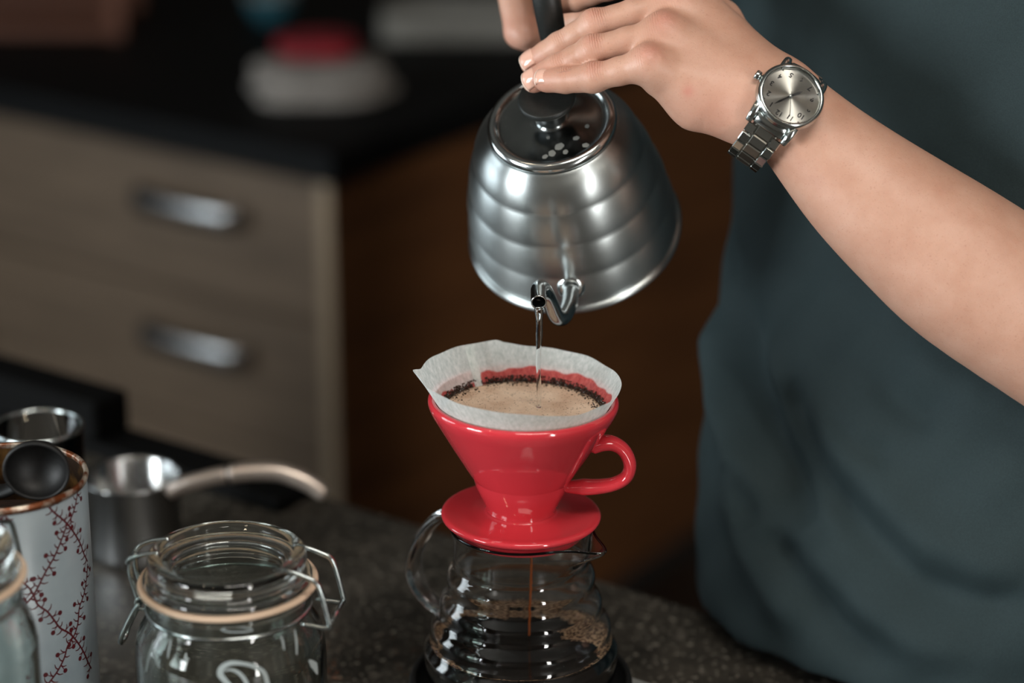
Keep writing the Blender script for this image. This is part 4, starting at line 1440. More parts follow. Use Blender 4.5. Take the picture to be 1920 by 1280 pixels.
# spilled crumbs on the stone
pv, pfc = [], []
for i in range(70):
    a = (610 + rng.normal(0, 22), 1262 + rng.normal(0, 16)) if i < 40 else (rng.uniform(590, 800), rng.uniform(1180, 1290))
    c = on_z(a[0], a[1], ZC) + EZ * 0.0006
    pfc += [tuple(x + len(pv) * 6 for x in t_) for t_ in octf]
    pv.append(octv * rng.uniform(0.5, 1.4, (6, 1)) * 0.0008 * (1.4 if i % 9 == 0 else 0.8) * np.array([1, 1, 0.6]) + c)
M['crumb'] = noisy('brown_crumbs', lin(120, 70, 40), lin(170, 110, 70), 200, 0.6)
o = mesh_obj('coffee_crumbs', np.vstack(pv), pfc, M['crumb'], smooth=False, loc=on_z(640, 1250, ZC))
tag(o, 'scattered brown coffee crumbs on the stone counter', 'crumbs', kind='stuff')
#--PART3--
# ------------------------------------------------------------------ the person pouring
FD = -E2                                  # the way the person faces
LD = -E1                                  # towards the person's left hand side
TC = np.array([0.316, 0.170, ZC])
per = thing('person', (TC[0] + 0.05, TC[1] + 0.07, 0.0), 'person in a dark teal t-shirt pouring from the kettle, wrist watch on one arm', 'person')


def camvec(r, u, t): return nrm(RT * r + UP * u + TO * t)


nH = camvec(0.05, 0.60, 0.80)             # back of the pressing hand
nW = camvec(0.20, 0.27, 0.93)             # back of its wrist
ST = smooth_profile([(1440, 182, 1.480, 28.0, 1.30), (1500, 235, 1.484, 29.6, 1.28), (1562, 298, 1.487, 34.2, 1.20), (1631, 362, 1.488, 39.6, 1.14), (1725, 438, 1.490, 45.0, 1.08), (1840, 524, 1.491, 49.6, 1.05), (2060, 668, 1.494, 50.5, 1.03)], 5)
EL = P(2060, 668, 1.494)
A_ = [tuple(x[:3]) for x in ST]
FING = {   # joints from knuckle to tip centre (pixel, pixel, distance), radii in mm
    'pinky': ([(1214, 120, 1.470), (1112, 146, 1.481), (1060, 150, 1.490), (1025, 149.5, 1.496)], [9.4, 8.8, 8.0, 6.6]),
    'ring': ([(1243, 60, 1.483), (1110, 95, 1.490), (1046, 126, 1.499), (1003, 149, 1.506)], [9.6, 9.0, 8.3, 7.0]),
    'middle': ([(1264, 3, 1.499), (1114, 47, 1.502), (1049, 86, 1.511), (1000, 115, 1.519)], [10.0, 9.2, 8.5, 7.2]),
    'index': ([(1270, -50, 1.516), (1140, -28, 1.518), (1079, -4, 1.526), (1033, 5, 1.532)], [10.8, 9.2, 8.6, 7.3]),
}
lo = np.min([P(*p_) for f_ in FING.values() for p_ in f_[0]] + [P(*a) for a in A_] + [EL], 0) - 0.06
hi = np.max([P(*p_) for f_ in FING.values() for p_ in f_[0]] + [P(*a) for a in A_] + [EL], 0) + 0.06
fld = Field(lo, hi, 0.00125)
palm = fld.blank()
for i in range(len(ST) - 1):
    fld.cone(palm, P(*ST[i][:3]), P(*ST[i + 1][:3]), (ST[i][3] - 0.6) * MM, (ST[i + 1][3] - 0.6) * MM, 0.004, (nW, ST[i][4]))
fld.cone(palm, P(1484, 156, 1.476), P(1492, 164, 1.476), 8 * MM, 8 * MM, 0.016)       # ulna head
for a, b, ra, rb in [((1214, 120, 1.473), (1415, 198, 1.476), 10.6, 14), ((1243, 60, 1.486), (1425, 185, 1.480), 11, 14),
                     ((1264, 3, 1.502), (1432, 170, 1.486), 11, 14), ((1266, -48, 1.519), (1436, 152, 1.492), 10, 14),
                     ((1242, 150, 1.482), (1308, 188, 1.487), 10.5, 15.5), ((1308, 188, 1.487), (1395, 210, 1.485), 15.5, 15.5),
                     ((1395, 210, 1.485), (1447, 200, 1.484), 15.5, 20),
                     ((1250, 90, 1.490), (1420, 180, 1.486), 13, 17), ((1272, 20, 1.512), (1425, 165, 1.494), 12, 16),
                     ((1436, 150, 1.505), (1350, 40, 1.530), 13, 13)]:
    fld.cone(palm, P(*a), P(*b), ra * MM, rb * MM, 0.015)
for nm in ('pinky', 'ring', 'middle', 'index'):                                        # knuckle heads
    c = P(*FING[nm][0][0]) + nH * 0.0016
    fld.cone(palm, c, c + camvec(0.8, -0.5, 0) * 0.004, 7.6 * MM, 7.0 * MM, 0.012)
fingers = None
skel = []
for nm, (jt, rad) in FING.items():
    D = fld.blank()
    q = [P(*j) for j in jt]
    skel.append((nm, q, rad))
    for i in range(3):
        mid = (q[i] + q[i + 1]) / 2
        rm = (rad[i] + rad[i + 1]) / 2 * (0.93 if i < 2 else 0.97)
        fld.cone(D, q[i], mid, rad[i] * MM, rm * MM, 0.003)
        fld.cone(D, mid, q[i + 1], rm * MM, rad[i + 1] * MM, 0.003)
    c = q[1] + nH * 0.0012
    fld.cone(D, c, c, rad[1] * 0.96 * MM, rad[1] * 0.96 * MM, 0.004)
    fd = nrm(q[3] - q[2])
    c = q[3] - nH * 0.0012
    fld.cone(D, c, c + fd * 0.0012, rad[3] * 0.98 * MM, rad[3] * 0.93 * MM, 0.004)
    fingers = D if fingers is None else Field.merge(fingers, D, 0.0011)
D = fld.blank()
th = [P(1350, 40, 1.530), P(1265, -10, 1.556), P(1205, -35, 1.566)]
fld.cone(D, th[0], th[1], 13 * MM, 10.5 * MM, 0.004)
fld.cone(D, th[1], th[2], 10.5 * MM, 8.4 * MM, 0.004)
palm = Field.merge(palm, D, 0.006)
body_l = Field.merge(palm, fingers, 0.0055)
VL, FL = surface_nets(body_l, fld.lo, fld.h)

# tone of the skin: redness, joint wrinkles, position along the finger
tone = np.zeros((len(VL), 4)); tone[:, 3] = 1
for nm, q, rad in skel:
    d = np.linalg.norm(VL - (q[0] + nH * 0.011), axis=1)
    tone[:, 0] += 0.36 * np.exp(-(d / 0.0085) ** 2)
    tone[:, 1] += 0.6 * np.exp(-(d / 0.010) ** 2)
    d = np.linalg.norm(VL - (q[1] + nH * 0.008), axis=1)
    tone[:, 0] += 0.38 * np.exp(-(d / 0.006) ** 2)
    tone[:, 1] += 1.0 * np.exp(-(d / 0.0058) ** 2)
    d = np.linalg.norm(VL - (q[2] + nH * 0.007), axis=1)
    tone[:, 0] += 0.16 * np.exp(-(d / 0.005) ** 2)
    tone[:, 1] += 0.6 * np.exp(-(d / 0.0042) ** 2)
    d = np.linalg.norm(VL - q[3], axis=1)
    tone[:, 0] += 0.30 * np.exp(-(d / 0.010) ** 2)
    near = np.full(len(VL), 9.0); al = np.zeros(len(VL)); s0 = 0
    for i in range(3):
        t_, dd = seg_t(VL, q[i], q[i + 1])
        L_ = np.linalg.norm(q[i + 1] - q[i])
        al = np.where(dd < near, s0 + t_ * L_, al)
        near = np.minimum(near, dd); s0 += L_
    tone[:, 2] = np.where(near < 0.016, al / 0.060, tone[:, 2])
for px, py, s_, k in ((1291, 170, 0.0035, 0.55), (1330, 215, 0.02, 0.12)):
    d0 = [np.linalg.norm(P(px, py, dd) - VL, axis=1) for dd in np.linspace(1.44, 1.50, 13)]
    tone[:, 0] += k * np.exp(-(np.min(d0, 0) / s_) ** 2)
tone[:, :2] = np.clip(tone[:, :2], 0, 1)

# gripping hand
gp = [K0 + kx * a[0] + ky * a[1] + ka * a[2] for a in path_grip] if 'path_grip' in globals() else None
ER = np.array([-0.03, 0.50, ZC + 0.48])
RH = {
    'index': ([(956, -62, 1.605), (976, 60, 1.592), (1034, 62, 1.604), (1086, 36, 1.590)], [12, 10.6, 9.0, 7.8]),
    'middle': ([(958, -120, 1.622), (974, -30, 1.612), (1034, -26, 1.622), (1092, -38, 1.606)], [12, 10.4, 9.2, 8.0]),
    'ring': ([(962, -165, 1.64), (978, -95, 1.632), (1038, -92, 1.64), (1092, -100, 1.622)], [11.5, 10, 9, 7.8]),
    'pinky': ([(970, -200, 1.655), (986, -150, 1.65), (1040, -150, 1.655), (1085, -154, 1.64)], [10.5, 9, 8, 7]),
}
pts = [P(*p_) for f_ in RH.values() for p_ in f_[0]]
lo = np.min(pts, 0) - 0.05; hi = np.max(pts, 0) + np.array([0.04, 0.14, 0.06])
fr_ = Field(lo, hi, 0.0016)
palm = fr_.blank()
wr = P(960, -235, 1.735)
for a, b, ra, rb in [((956, -62, 1.605), (955, -215, 1.70), 12, 18), ((962, -165, 1.64), (965, -230, 1.71), 14, 18), ((958, -120, 1.622), (960, -220, 1.70), 14, 19)]:
    fr_.cone(palm, P(*a), P(*b), ra * MM, rb * MM, 0.010)
fr_.cone(palm, P(960, -220, 1.70), wr, 20 * MM, 26 * MM, 0.012)
fr_.cone(palm, wr, wr + (ER - wr) * 0.4, 26 * MM, 34 * MM, 0.012)
fr_.cone(palm, P(975, -190, 1.68), P(1040, -125, 1.60), 13 * MM, 11 * MM, 0.008)
fr_.cone(palm, P(1040, -125, 1.60), P(1068, -85, 1.575), 10.5 * MM, 8.5 * MM, 0.004)
fg = None
for nm, (jt, rad) in RH.items():
    D = fr_.blank()
    q = [P(*j) for j in jt]
    for i in range(3): fr_.cone(D, q[i], q[i + 1], rad[i] * MM, rad[i + 1] * MM, 0.003)
    if nm == 'index': fr_.cone(D, P(984, 70, 1.588), P(992, 80, 1.592), 7.5 * MM, 6.0 * MM, 0.004)
    fg = D if fg is None else Field.merge(fg, D, 0.0012)
VR_, FR_ = surface_nets(Field.merge(palm, fg, 0.006), fr_.lo, fr_.h)
tone_r = np.zeros((len(VR_), 4)); tone_r[:, 3] = 1
for nm in RH:
    d = np.linalg.norm(VR_ - P(*RH[nm][0][1]), axis=1)
    tone_r[:, 0] += 0.4 * np.exp(-(d / 0.012) ** 2)
tone_r = np.clip(tone_r, 0, 1)

# upper arms, neck and head
top = TC - FD * 0.06
SHL = top + LD * 0.185 + EZ * 0.475
SHR = top - LD * 0.185 + EZ * 0.475
HC = top + FD * 0.075 + EZ * 0.715
fc = Field(np.minimum(np.minimum(SHR, ER), HC) - 0.16, np.maximum(np.maximum(SHL, EL), HC) + np.array([0.12, 0.14, 0.20]), 0.006)
fc.lo[2] = min(fc.lo[2], EL[2] - 0.07)
fc = Field(fc.lo, np.maximum(np.maximum(SHL, EL), HC) + np.array([0.12, 0.14, 0.20]), 0.006)
D = fc.blank()
fc.cone(D, EL, SHL, 0.046, 0.060, 0.02)
fc.cone(D, ER, SHR, 0.046, 0.060, 0.02)
fc.cone(D, wr + (ER - wr) * 0.3, ER, 0.032, 0.044, 0.02)
fc.cone(D, SHL, SHR, 0.06, 0.06, 0.03)
fc.cone(D, top + EZ * 0.50, HC - EZ * 0.05 - FD * 0.03, 0.062, 0.054, 0.03)
fc.cone(D, HC + EZ * 0.03 - FD * 0.02, HC - EZ * 0.005 + FD * 0.01, 0.084, 0.078, 0.03)
fc.cone(D, HC - EZ * 0.06 + FD * 0.035, HC - EZ * 0.085 + FD * 0.055, 0.050, 0.036, 0.03)
fc.cone(D, HC + EZ * 0.005 + FD * 0.092, HC - EZ * 0.03 + FD * 0.108, 0.010, 0.014, 0.012)
for s_ in (-1, 1):
    fc.cone(D, HC + LD * s_ * 0.082 - EZ * 0.01, HC + LD * s_ * 0.084 - EZ * 0.035 + FD * 0.004, 0.018, 0.012, 0.008)
    fc.cone(D, HC + LD * s_ * 0.03 + FD * 0.078 + EZ * 0.018, HC + LD * s_ * 0.034 + FD * 0.078 + EZ * 0.018, 0.012, 0.012, 0.008)
VC, FC = surface_nets(D, fc.lo, fc.h)
V = np.vstack([VL, VR_, VC])
F = np.vstack([FL, FR_ + len(VL), FC + len(VL) + len(VR_)])
T = np.vstack([tone, tone_r, np.tile([0, 0, 0, 1.0], (len(VC), 1))])
bo = mesh_obj('body', V, F, M['skin'], per)
if len(bo.data.vertices) == len(T):
    a_ = bo.data.attributes.new('tone', 'FLOAT_COLOR', 'POINT')
    a_.data.foreach_set('color', T.astype(np.float32).ravel())

# fingernails
def nail(tip, fdir, nrm_, r, length, width_deg, m=M['nail']):
    fdir = nrm(fdir)
    n_ = nrm(nrm_ - fdir * nrm_.dot(fdir))
    w_ = np.cross(fdir, n_)
    vs, fs = [], []
    nu, nv = 11, 10
    for layer, off in ((0, 0.0), (1, -0.0005)):
        for i in range(nv):
            t_ = i / (nv - 1)
            for j in range(nu):
                u_ = -1 + 2 * j / (nu - 1)
                ang = math.radians(width_deg) * u_
                rr_ = r * 1.03 + 0.0007 + off
                # rounded base, straight sides
                y_ = (t_ - 0.56) * length
                if t_ < 0.35: y_ += (u_ * u_) * length * 0.16 * (0.35 - t_) / 0.35
                if t_ > 0.8: y_ -= (u_ * u_) * length * 0.10 * (t_ - 0.8) / 0.2
                drop = 0.0011 * max(0, t_ - 0.45) ** 2 / 0.3 + (0.0009 * (1 - t_ / 0.12) if t_ < 0.12 else 0)
                vs.append(tip + fdir * y_ + (n_ * math.cos(ang) * 0.96 + w_ * math.sin(ang) * 1.02) * rr_ - n_ * drop)
    k0 = nu * nv
    for i in range(nv - 1):
        for j in range(nu - 1):
            a = i * nu + j
            fs.append((a, a + 1, a + nu + 1, a + nu))
            fs.append((k0 + a, k0 + a + nu, k0 + a + nu + 1, k0 + a + 1))
    bd = [j for j in range(nu)] + [i * nu + nu - 1 for i in range(1, nv)] + [(nv - 1) * nu + j for j in range(nu - 2, -1, -1)] + [i * nu for i in range(nv - 2, 0, -1)]
    for i in range(len(bd)):
        a, b_ = bd[i], bd[(i + 1) % len(bd)]
        fs.append((b_, a, k0 + a, k0 + b_))
    o = mesh_obj('fingernail', np.array(vs), fs, m, per)
    # pale free edge
    vs2 = [vs[(nv - 1) * nu + j] for j in range(nu)]
    ed = [p_ + fdir * 0.0007 - n_ * 0.0003 for p_ in vs2]
    lowr = [p_ - n_ * 0.0006 for p_ in vs2]; led = [p_ - n_ * 0.0006 for p_ in ed]
    allv = vs2 + ed + led + lowr
    fs2 = []
    for j in range(nu - 1):
        for k in range(4):
            a, b_ = k * nu, ((k + 1) % 4) * nu
            fs2.append((a + j, a + j + 1, b_ + j + 1, b_ + j))
    mesh_obj('nail_edge', np.array(allv), fs2, M['nail_tip'], o)


tips = {nm: (q, rad) for nm, q, rad in skel}
for nm, nn, ln in (('pinky', camvec(0.0, 0.45, 0.9), 9.5), ('ring', camvec(-0.05, 0.25, 0.95), 10.5), ('middle', camvec(-0.05, 0.50, 0.85), 11), ('index', camvec(-0.1, 0.62, 0.78), 11)):
    q, rad = tips[nm]
    fd = nrm(q[3] - q[2])
    nail(q[3] + fd * 0.0012, fd, nn, rad[3] * MM, ln * MM, 52)

# ------------------------------------------------------------------ t-shirt
ZKEY = np.array([-0.02, 0.02, 0.10, 0.18, 0.26, 0.34, 0.44, 0.50, 0.54])
WKEY = np.array([0.180, 0.181, 0.184, 0.190, 0.196, 0.202, 0.204, 0.185, 0.12])
DKEY = np.array([0.166, 0.172, 0.166, 0.152, 0.138, 0.128, 0.124, 0.112, 0.085])
BKEY = np.array([0.0, 0.0, 0.005, 0.020, 0.038, 0.050, 0.058, 0.060, 0.06])
HEM = ZC + 0.012
fs_ = Field(np.minimum(SHR, TC - np.array([0.24, 0.24, 0])) - np.array([0.05, 0.05, 0]), np.maximum(SHL, TC + np.array([0.24, 0.24, 0.0])) + np.array([0.09, 0.09, 0.11]), 0.0045)
fs_.lo[2] = HEM - 0.012
fs_ = Field(fs_.lo, np.maximum(SHL, TC + np.array([0.24, 0.24, 0.0])) + np.array([0.09, 0.09, 0.11]), 0.0045)
X, Y, Z = np.meshgrid(*[a.astype(np.float32) for a in fs_.ax], indexing='ij')
zr = Z - ZC
wk, dk_, bk = (np.interp(zr, ZKEY, k_).astype(np.float32) for k_ in (WKEY, DKEY, BKEY))
x0 = X - TC[0] + FD[0] * bk; y0 = Y - TC[1] + FD[1] * bk
l_ = x0 * LD[0] + y0 * LD[1]; f_ = x0 * FD[0] + y0 * FD[1]
e_ = 2.35
D = ((np.abs(l_ / wk) ** e_ + np.abs(f_ / dk_) ** e_) ** (1 / e_) - 1) * np.minimum(wk, dk_)
D = np.maximum(D, Z - (ZC + 0.545)).astype(np.float32)
fs_.cone(D, SHL, SHR, 0.075, 0.075, 0.05)
fs_.cone(D, SHL, SHL + (EL - SHL) * 0.55, 0.074, 0.078, 0.03)
fs_.cone(D, SHR, SHR + (ER - SHR) * 0.6, 0.074, 0.078, 0.03)
D = np.maximum(D, HEM - Z)
VS, FS = surface_nets(D, fs_.lo, fs_.h)
so = mesh_obj('t_shirt', VS, FS, M['shirt'], per)
me = so.data
co_ = np.zeros(len(me.vertices) * 3, np.float32); me.vertices.foreach_get('co', co_)
co_ = co_.reshape(-1, 3).astype(float)
for it in range(3):                         # relax the stepped surface a little
    ed = np.zeros(len(me.edges) * 2, np.int32); me.edges.foreach_get('vertices', ed); ed = ed.reshape(-1, 2)
    acc = np.zeros_like(co_); cnt = np.zeros(len(co_))
    np.add.at(acc, ed[:, 0], co_[ed[:, 1]]); np.add.at(acc, ed[:, 1], co_[ed[:, 0]])
    np.add.at(cnt, ed[:, 0], 1); np.add.at(cnt, ed[:, 1], 1)
    keep = co_[:, 2] + 0 < HEM + 0.004
    nw = co_ * 0.5 + 0.5 * acc / np.maximum(cnt, 1)[:, None]
    nw[keep] = co_[keep]
    co_ = nw
me.vertices.foreach_set('co', co_.astype(np.float32).ravel()); me.update()
nr_ = np.zeros(len(me.vertices) * 3, np.float32); me.vertices.foreach_get('normal', nr_); nr_ = nr_.reshape(-1, 3).astype(float)
wv = co_ + np.array(per['_o'])
dl = wv - TC
LL = dl @ LD; ZZ = dl[:, 2]


def cloth_uv(px, py):
    """Place on the shirt front (distance along its width, height) of a fold seen in the photograph."""
    for d in np.arange(1.40, 2.0, 0.004):
        p_ = P(px, py, d)
        z = p_[2] - ZC
        b = np.interp(z, ZKEY, BKEY)
        r = p_ - TC + FD * b
        if (abs((r @ LD) / np.interp(z, ZKEY, WKEY)) ** e_ + abs((r @ FD) / np.interp(z, ZKEY, DKEY)) ** e_) < 1: return np.array([p_ - TC @ np.eye(3)])[0]
    return P(px, py, 1.7) - TC


folds = [   # traced folds: pixels, width (mm), depth (mm, minus = valley)
    ([(1378, 520), (1392, 640), (1425, 760), (1475, 880), (1530, 985)], 22, -13),
    ([(1340, 560), (1346, 700), (1375, 840), (1420, 950)], 15, 8),
    ([(1430, 600), (1450, 720), (1490, 830), (1540, 930), (1600, 1010)], 12, 6),
    ([(1468, 700), (1500, 800), (1545, 900), (1620, 1000)], 11, -7),
    ([(1510, 720), (1560, 810), (1640, 920), (1720, 1010), (1830, 1060), (1930, 1075)], 20, 5),
    ([(1560, 900), (1640, 1000), (1730, 1085), (1850, 1120), (1940, 1115)], 14, -7),
    ([(1480, 960), (1560, 1060), (1650, 1150), (1760, 1210), (1900, 1225)], 15, 5),
    ([(1440, 980), (1500, 1080), (1590, 1180), (1680, 1235)], 11, -5),
    ([(1360, 900), (1390, 1000), (1440, 1100), (1520, 1180)], 13, 4),
    ([(1640, 700), (1690, 760), (1760, 800)], 10, -2.5),
    ([(1560, 780), (1610, 830), (1680, 860)], 8, -2.5),
    ([(1350, 300), (1365, 420), (1372, 520)], 12, -4),
    ([(1380, 860), (1400, 930), (1410, 990)], 9, -3.5),
    ([(1700, 640), (1760, 700), (1860, 740)], 12, 2.0),
]
disp = np.zeros(len(wv))
for pts, wd_, am in folds:
    q = smooth_profile([cloth_uv(*p_) for p_ in pts], 5)
    dm = np.full(len(wv), 9.0)
    tb = np.zeros(len(wv))
    for i in range(len(q) - 1):
        t_, dd = seg_t(dl, q[i], q[i + 1])
        u_ = dd < dm
        dm = np.where(u_, dd, dm); tb = np.where(u_, (i + t_) / (len(q) - 1), tb)
    disp += 1.7 * am * MM * np.exp(-(dm / (wd_ * MM)) ** 2) * np.clip(np.minimum(tb, 1 - tb) * 5, 0.15, 1)
low = np.exp(-((ZZ - 0.10) / 0.12) ** 2)
disp += low * 0.0016 * np.sin(LL * 70 + ZZ * 60 + 2 * np.sin(ZZ * 25)) + 0.0010 * np.sin(LL * 120 - ZZ * 90)
co_ += nr_ * disp[:, None]
me.vertices.foreach_set('co', co_.astype(np.float32).ravel()); me.update()

# trousers, shoes, hair
HP = TC - FD * 0.075
ft = Field((HP[0] - 0.30, HP[1] - 0.30, 0.06), (HP[0] + 0.30, HP[1] + 0.30, ZC + 0.06), 0.010)
D = ft.blank()
ft.cone(D, HP - LD * 0.085 + EZ * 0.0, HP + LD * 0.085 + EZ * 0.0, 0.118, 0.118, 0.03)
ft.cone(D, HP - LD * 0.080 - EZ * 0.12, HP + LD * 0.080 - EZ * 0.12, 0.118, 0.118, 0.03)
for s_ in (-1, 1):
    h0 = HP + LD * s_ * 0.095 - EZ * 0.10
    kn_ = HP + LD * s_ * 0.11 + FD * 0.01; kn_[2] = 0.50
    an_ = HP + LD * s_ * 0.12 - FD * 0.02; an_[2] = 0.12
    ft.cone(D, h0, kn_, 0.100, 0.072, 0.03)
    ft.cone(D, kn_, an_, 0.072, 0.058, 0.03)
X, Y, Z = np.meshgrid(*[a.astype(np.float32) for a in ft.ax], indexing='ij')
D = np.maximum(D, Z - (ZC + 0.045)); D = np.maximum(D, 0.085 - Z)
VT, FT = surface_nets(D, ft.lo, ft.h)
mesh_obj('trousers', VT, FT, M['trousers'], per)
for s_ in (-1, 1):
    an_ = HP + LD * s_ * 0.12 - FD * 0.02; an_[2] = 0
    fo = Field(an_ + np.array([-0.26, -0.26, -0.01]), an_ + np.array([0.2, 0.2, 0.15]), 0.008)
    D = fo.blank()
    fo.cone(D, an_ + EZ * 0.10, an_ + EZ * 0.045 + FD * 0.02, 0.045, 0.045, 0.02)
    fo.cone(D, an_ + EZ * 0.042 - FD * 0.03, an_ + EZ * 0.036 + FD * 0.16, 0.042, 0.040, 0.02)
    X, Y, Z = np.meshgrid(*[a.astype(np.float32) for a in fo.ax], indexing='ij')
    D = np.maximum(D, 0.002 - Z); D = np.maximum(D, Z - 0.115)
    v_, f2 = surface_nets(D, fo.lo, fo.h)
    mesh_obj('shoe', v_, f2, M['rubber'], per)
fh = Field(HC - 0.16, HC + 0.18, 0.007)
D = fh.blank()
fh.cone(D, HC + EZ * 0.045 - FD * 0.03, HC + EZ * 0.02 - FD * 0.04, 0.088, 0.088, 0.03)
fh.cone(D, HC + EZ * 0.075 + FD * 0.03, HC + EZ * 0.07 - FD * 0.03, 0.055, 0.06, 0.03)
X, Y, Z = np.meshgrid(*[a.astype(np.float32) for a in fh.ax], indexing='ij')
ff = (X - HC[0]) * FD[0] + (Y - HC[1]) * FD[1]
D = np.maximum(D, 0.02 - (Z - HC[2]) - np.clip((0.03 - ff), 0, 0.1) * 0.9)
v_, f2 = surface_nets(D.astype(np.float32), fh.lo, fh.h)
mesh_obj('hair', v_, f2, M['hair'], per)

# ------------------------------------------------------------------ wristwatch
wz = nW
wx = camvec(-0.82, 0.57, 0); wx = nrm(wx - wz * wx.dot(wz))       # towards the hand (three o'clock)
wy = np.cross(wz, wx)                                            # twelve o'clock
wax = (P(1475, 214, 1.482))
WC = P(1482, 181, 1.4535)
wt = bpy.data.objects.new('wristwatch', None); wt.empty_display_size = 0.01
col.objects.link(wt)
wt.matrix_world = Matrix(((wx[0], wy[0], wz[0], WC[0]), (wx[1], wy[1], wz[1], WC[1]), (wx[2], wy[2], wz[2], WC[2]), (0, 0, 0, 1))) @ Matrix.Scale(1.1, 4)
wt['_o'] = [0.0, 0.0, 0.0]
tag(wt, 'steel wristwatch with silver sunburst dial and link bracelet on the wrist', 'watch')
v, f = lathe(mmp(smooth_profile([(0, -6.0), (15.5, -6.0), (18.4, -4.8), (19.2, -2.6), (19.2, -0.4), (18.4, 0.6), (17.6, 0.7), (17.0, -0.9), (0, -0.9)], 2)), 72)
cs = mesh_obj('case', v, f, M['watch_steel'], wt, local=True)
v, f = lathe(mmp(smooth_profile([(16.6, -0.6), (18.9, -0.3), (19.0, 0.9), (18.2, 2.2), (17.2, 2.7), (16.5, 2.2), (16.2, 0.4)], 3)), 72, True)
mesh_obj('bezel', v, f, M['watch_steel'], wt, local=True)
v, f = lathe(mmp([(0, 0.15), (4, 0.15), (8, 0.15), (12, 0.15), (16.4, 0.15), (16.4, -0.6), (0, -0.6)]), 96)
dlo = mesh_obj('dial', v, f, M['dial'], wt, local=True, smooth=False)
v, f = lathe(mmp([(0, 1.5), (16.3, 1.5), (16.5, 1.9), (16.2, 2.3), (0, 2.3)]), 64, False)
mesh_obj('crystal', v, f, M['glass'], wt, local=True, smooth=False)
for i in range(1, 13):
    cu = bpy.data.curves.new('numeral', 'FONT'); cu.body = str(i); cu.size = 0.0042; cu.offset = 0.00012; cu.align_x = 'CENTER'; cu.align_y = 'CENTER'; cu.extrude = 0.00005
    tmp = bpy.data.objects.new('numeral_text', cu); col.objects.link(tmp)
    bpy.context.view_layer.update()
    mm_ = bpy.data.meshes.new_from_object(tmp.evaluated_get(bpy.context.evaluated_depsgraph_get()))
    bpy.data.objects.remove(tmp)
    mm_.materials.clear(); mm_.materials.append(M['ink'])
    an_ = PI / 2 - i * PI / 6
    mm_.transform(Matrix.Translation((0.0125 * math.cos(an_), 0.0125 * math.sin(an_), 0.00022)))
    o = bpy.data.objects.new('numeral', mm_); col.objects.link(o); o.parent = dlo
for nm, ang, ln, wd_, zz_ in (('hour_hand', 238, 7.5, 0.75, 0.5), ('minute_hand', 62, 11, 0.6, 0.75), ('second_hand', 118, 12.5, 0.2, 0.95)):
    c_, s_ = math.cos(math.radians(ang)), math.sin(math.radians(ang))
    vs = []
    for z in (zz_, zz_ + 0.12):
        for a, b_ in ((-2.5, -wd_ * 0.6), (-2.5, wd_ * 0.6), (ln * 0.7, wd_), (ln, 0.08), (ln, -0.08), (ln * 0.7, -wd_)):
            vs.append(((a * c_ - b_ * s_) * MM, (a * s_ + b_ * c_) * MM, z * MM))
    fs2 = [(5, 4, 3, 2, 1, 0), (6, 7, 8, 9, 10, 11)] + [(i, (i + 1) % 6, 6 + (i + 1) % 6, 6 + i) for i in range(6)]
    mesh_obj(nm, np.array(vs), fs2, M['ink'] if nm != 'second_hand' else M['watch_steel'], dlo, local=True, smooth=False)
v, f = lathe(mmp([(0, 0.15), (1.1, 0.15), (1.1, 1.2), (0.7, 1.4), (0, 1.4)]), 16)
mesh_obj('hand_pin', v, f, M['watch_steel'], dlo, local=True)
cr = [(0, 18.6), (1.6, 18.6), (1.6, 19.6), (2.7, 19.8), (2.9, 20.3), (2.9, 22.3), (2.5, 22.8), (0, 23.0)]
v, f = lathe(mmp(cr), 20, False, (np.array([0, 0, -0.0018]), np.array([0, 1., 0]), np.array([0, 0, 1.]), np.array([1., 0, 0])))
mesh_obj('crown', v, f, M['watch_steel'], wt, local=True)
for sy in (-1, 1):
    for sx in (-1, 1):
        p_ = smooth_profile([(sx * 0.0116, sy * 0.0100, -0.0022), (sx * 0.0118, sy * 0.0160, -0.0026), (sx * 0.0118, sy * 0.0200, -0.0046), (sx * 0.0116, sy * 0.0222, -0.0078)], 4)
        v, f = tube(p_, np.linspace(3.2, 1.9, len(p_)) * MM, 10, flat=(0.8, 1.0))
        mesh_obj('lug', v, f, M['watch_steel'], cs, local=True)
    p_ = smooth_profile([(0, sy * 0.0165, -0.0026), (0, sy * 0.0192, -0.0040), (0, sy * 0.0212, -0.0066)], 4)
    v, f = tube(p_, 0.0098, 12, flat=(1.0, 0.17), up=np.array([1., 0, 0]))
    mesh_obj('end_link', v, f, M['watch_steel'], cs, local=True)
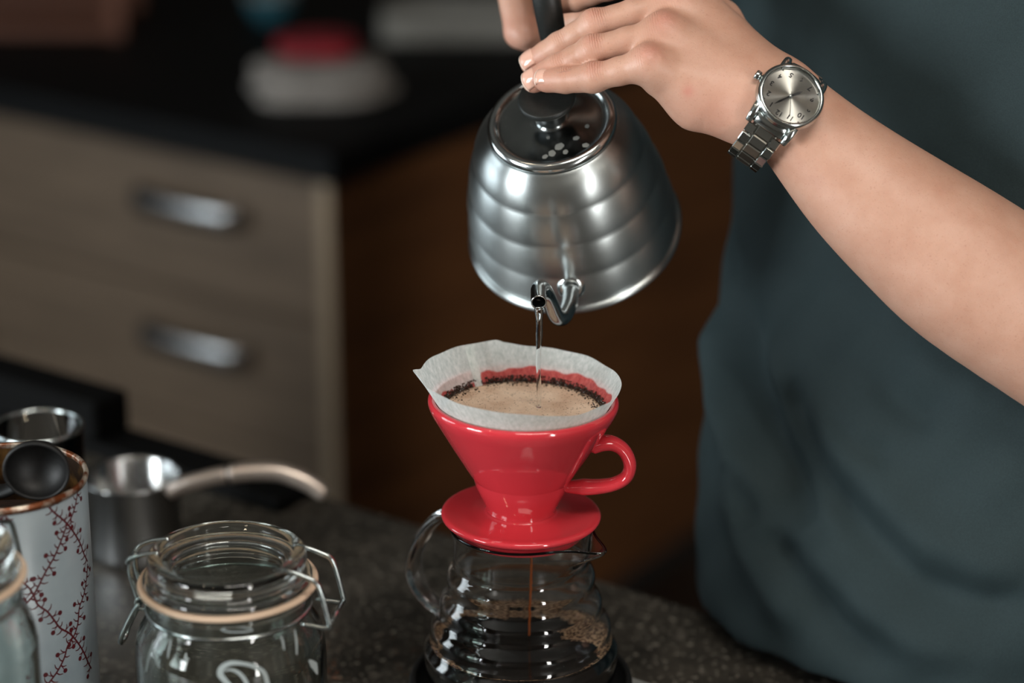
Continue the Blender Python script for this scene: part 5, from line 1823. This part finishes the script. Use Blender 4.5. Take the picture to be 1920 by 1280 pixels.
# bracelet round the wrist: rows of three links on an oval
ea, eb = 0.0318, 0.0245
zc_ = -0.0052 - eb + 0.0016
ts = np.linspace(0, 2 * PI, 2000)
ox, oz = ea * np.sin(ts), zc_ + eb * np.cos(ts)
sl_ = np.concatenate([[0], np.cumsum(np.hypot(np.diff(ox), np.diff(oz)))])
tot = sl_[-1]
st = 0.0205
nl = int(round((tot - 2 * st) / 0.0062))
bnd = [(0, float(np.interp(s_, sl_, ox)), float(np.interp(s_, sl_, oz))) for s_ in np.linspace(st, tot - st, 80)]
v, f = tube(np.array(bnd), 0.0085, 8, flat=(1, 0.06), up=np.array([1., 0, 0]))
br_ = mesh_obj('bracelet', v, f, M['watch_brushed'], wt, local=True)
protos = {}
for i in range(nl):
    s_ = st + (i + 0.5) * (tot - 2 * st) / nl
    y_, z_ = np.interp(s_, sl_, ox), np.interp(s_, sl_, oz)
    y2, z2 = np.interp(s_ + 0.0005, sl_, ox), np.interp(s_ + 0.0005, sl_, oz)
    t_ = nrm([0, y2 - y_, z2 - z_])
    n_ = nrm(np.cross(t_, [1, 0, 0]))
    if n_ @ np.array([0, y_, z_ - zc_]) < 0: n_ = -n_
    nar = 1.0 - 0.18 * min(i, nl - 1 - i) / (nl / 2)
    for kind, xo, wx_, ln in (('c', 0, 9.6, 5.9), ('o', -7.9, 5.6, 5.8), ('o', 7.9, 5.6, 5.8)):
        if kind not in protos:
            bv, bf = box((0, 0, 0), (wx_ * MM, ln * MM, 2.6 * MM), bevel=0.55 * MM)
            protos[kind] = None
            o = mesh_obj('link', bv, bf, M['watch_brushed'] if kind == 'c' else M['watch_steel'], br_, local=True, smooth=False)
            protos[kind] = o.data
        else:
            o = bpy.data.objects.new('link', protos[kind]); col.objects.link(o); o.parent = br_
        c_ = np.array([xo * nar * MM, y_, z_]) + t_ * (0.0018 if kind == 'o' else 0)
        ex_ = np.array([1., 0, 0])
        o.matrix_local = Matrix(((nar, t_[0], n_[0], c_[0]), (0, t_[1], n_[1], c_[1]), (0, t_[2], n_[2], c_[2]), (0, 0, 0, 1)))

for o in sc.objects:
    if '_o' in o: del o['_o']
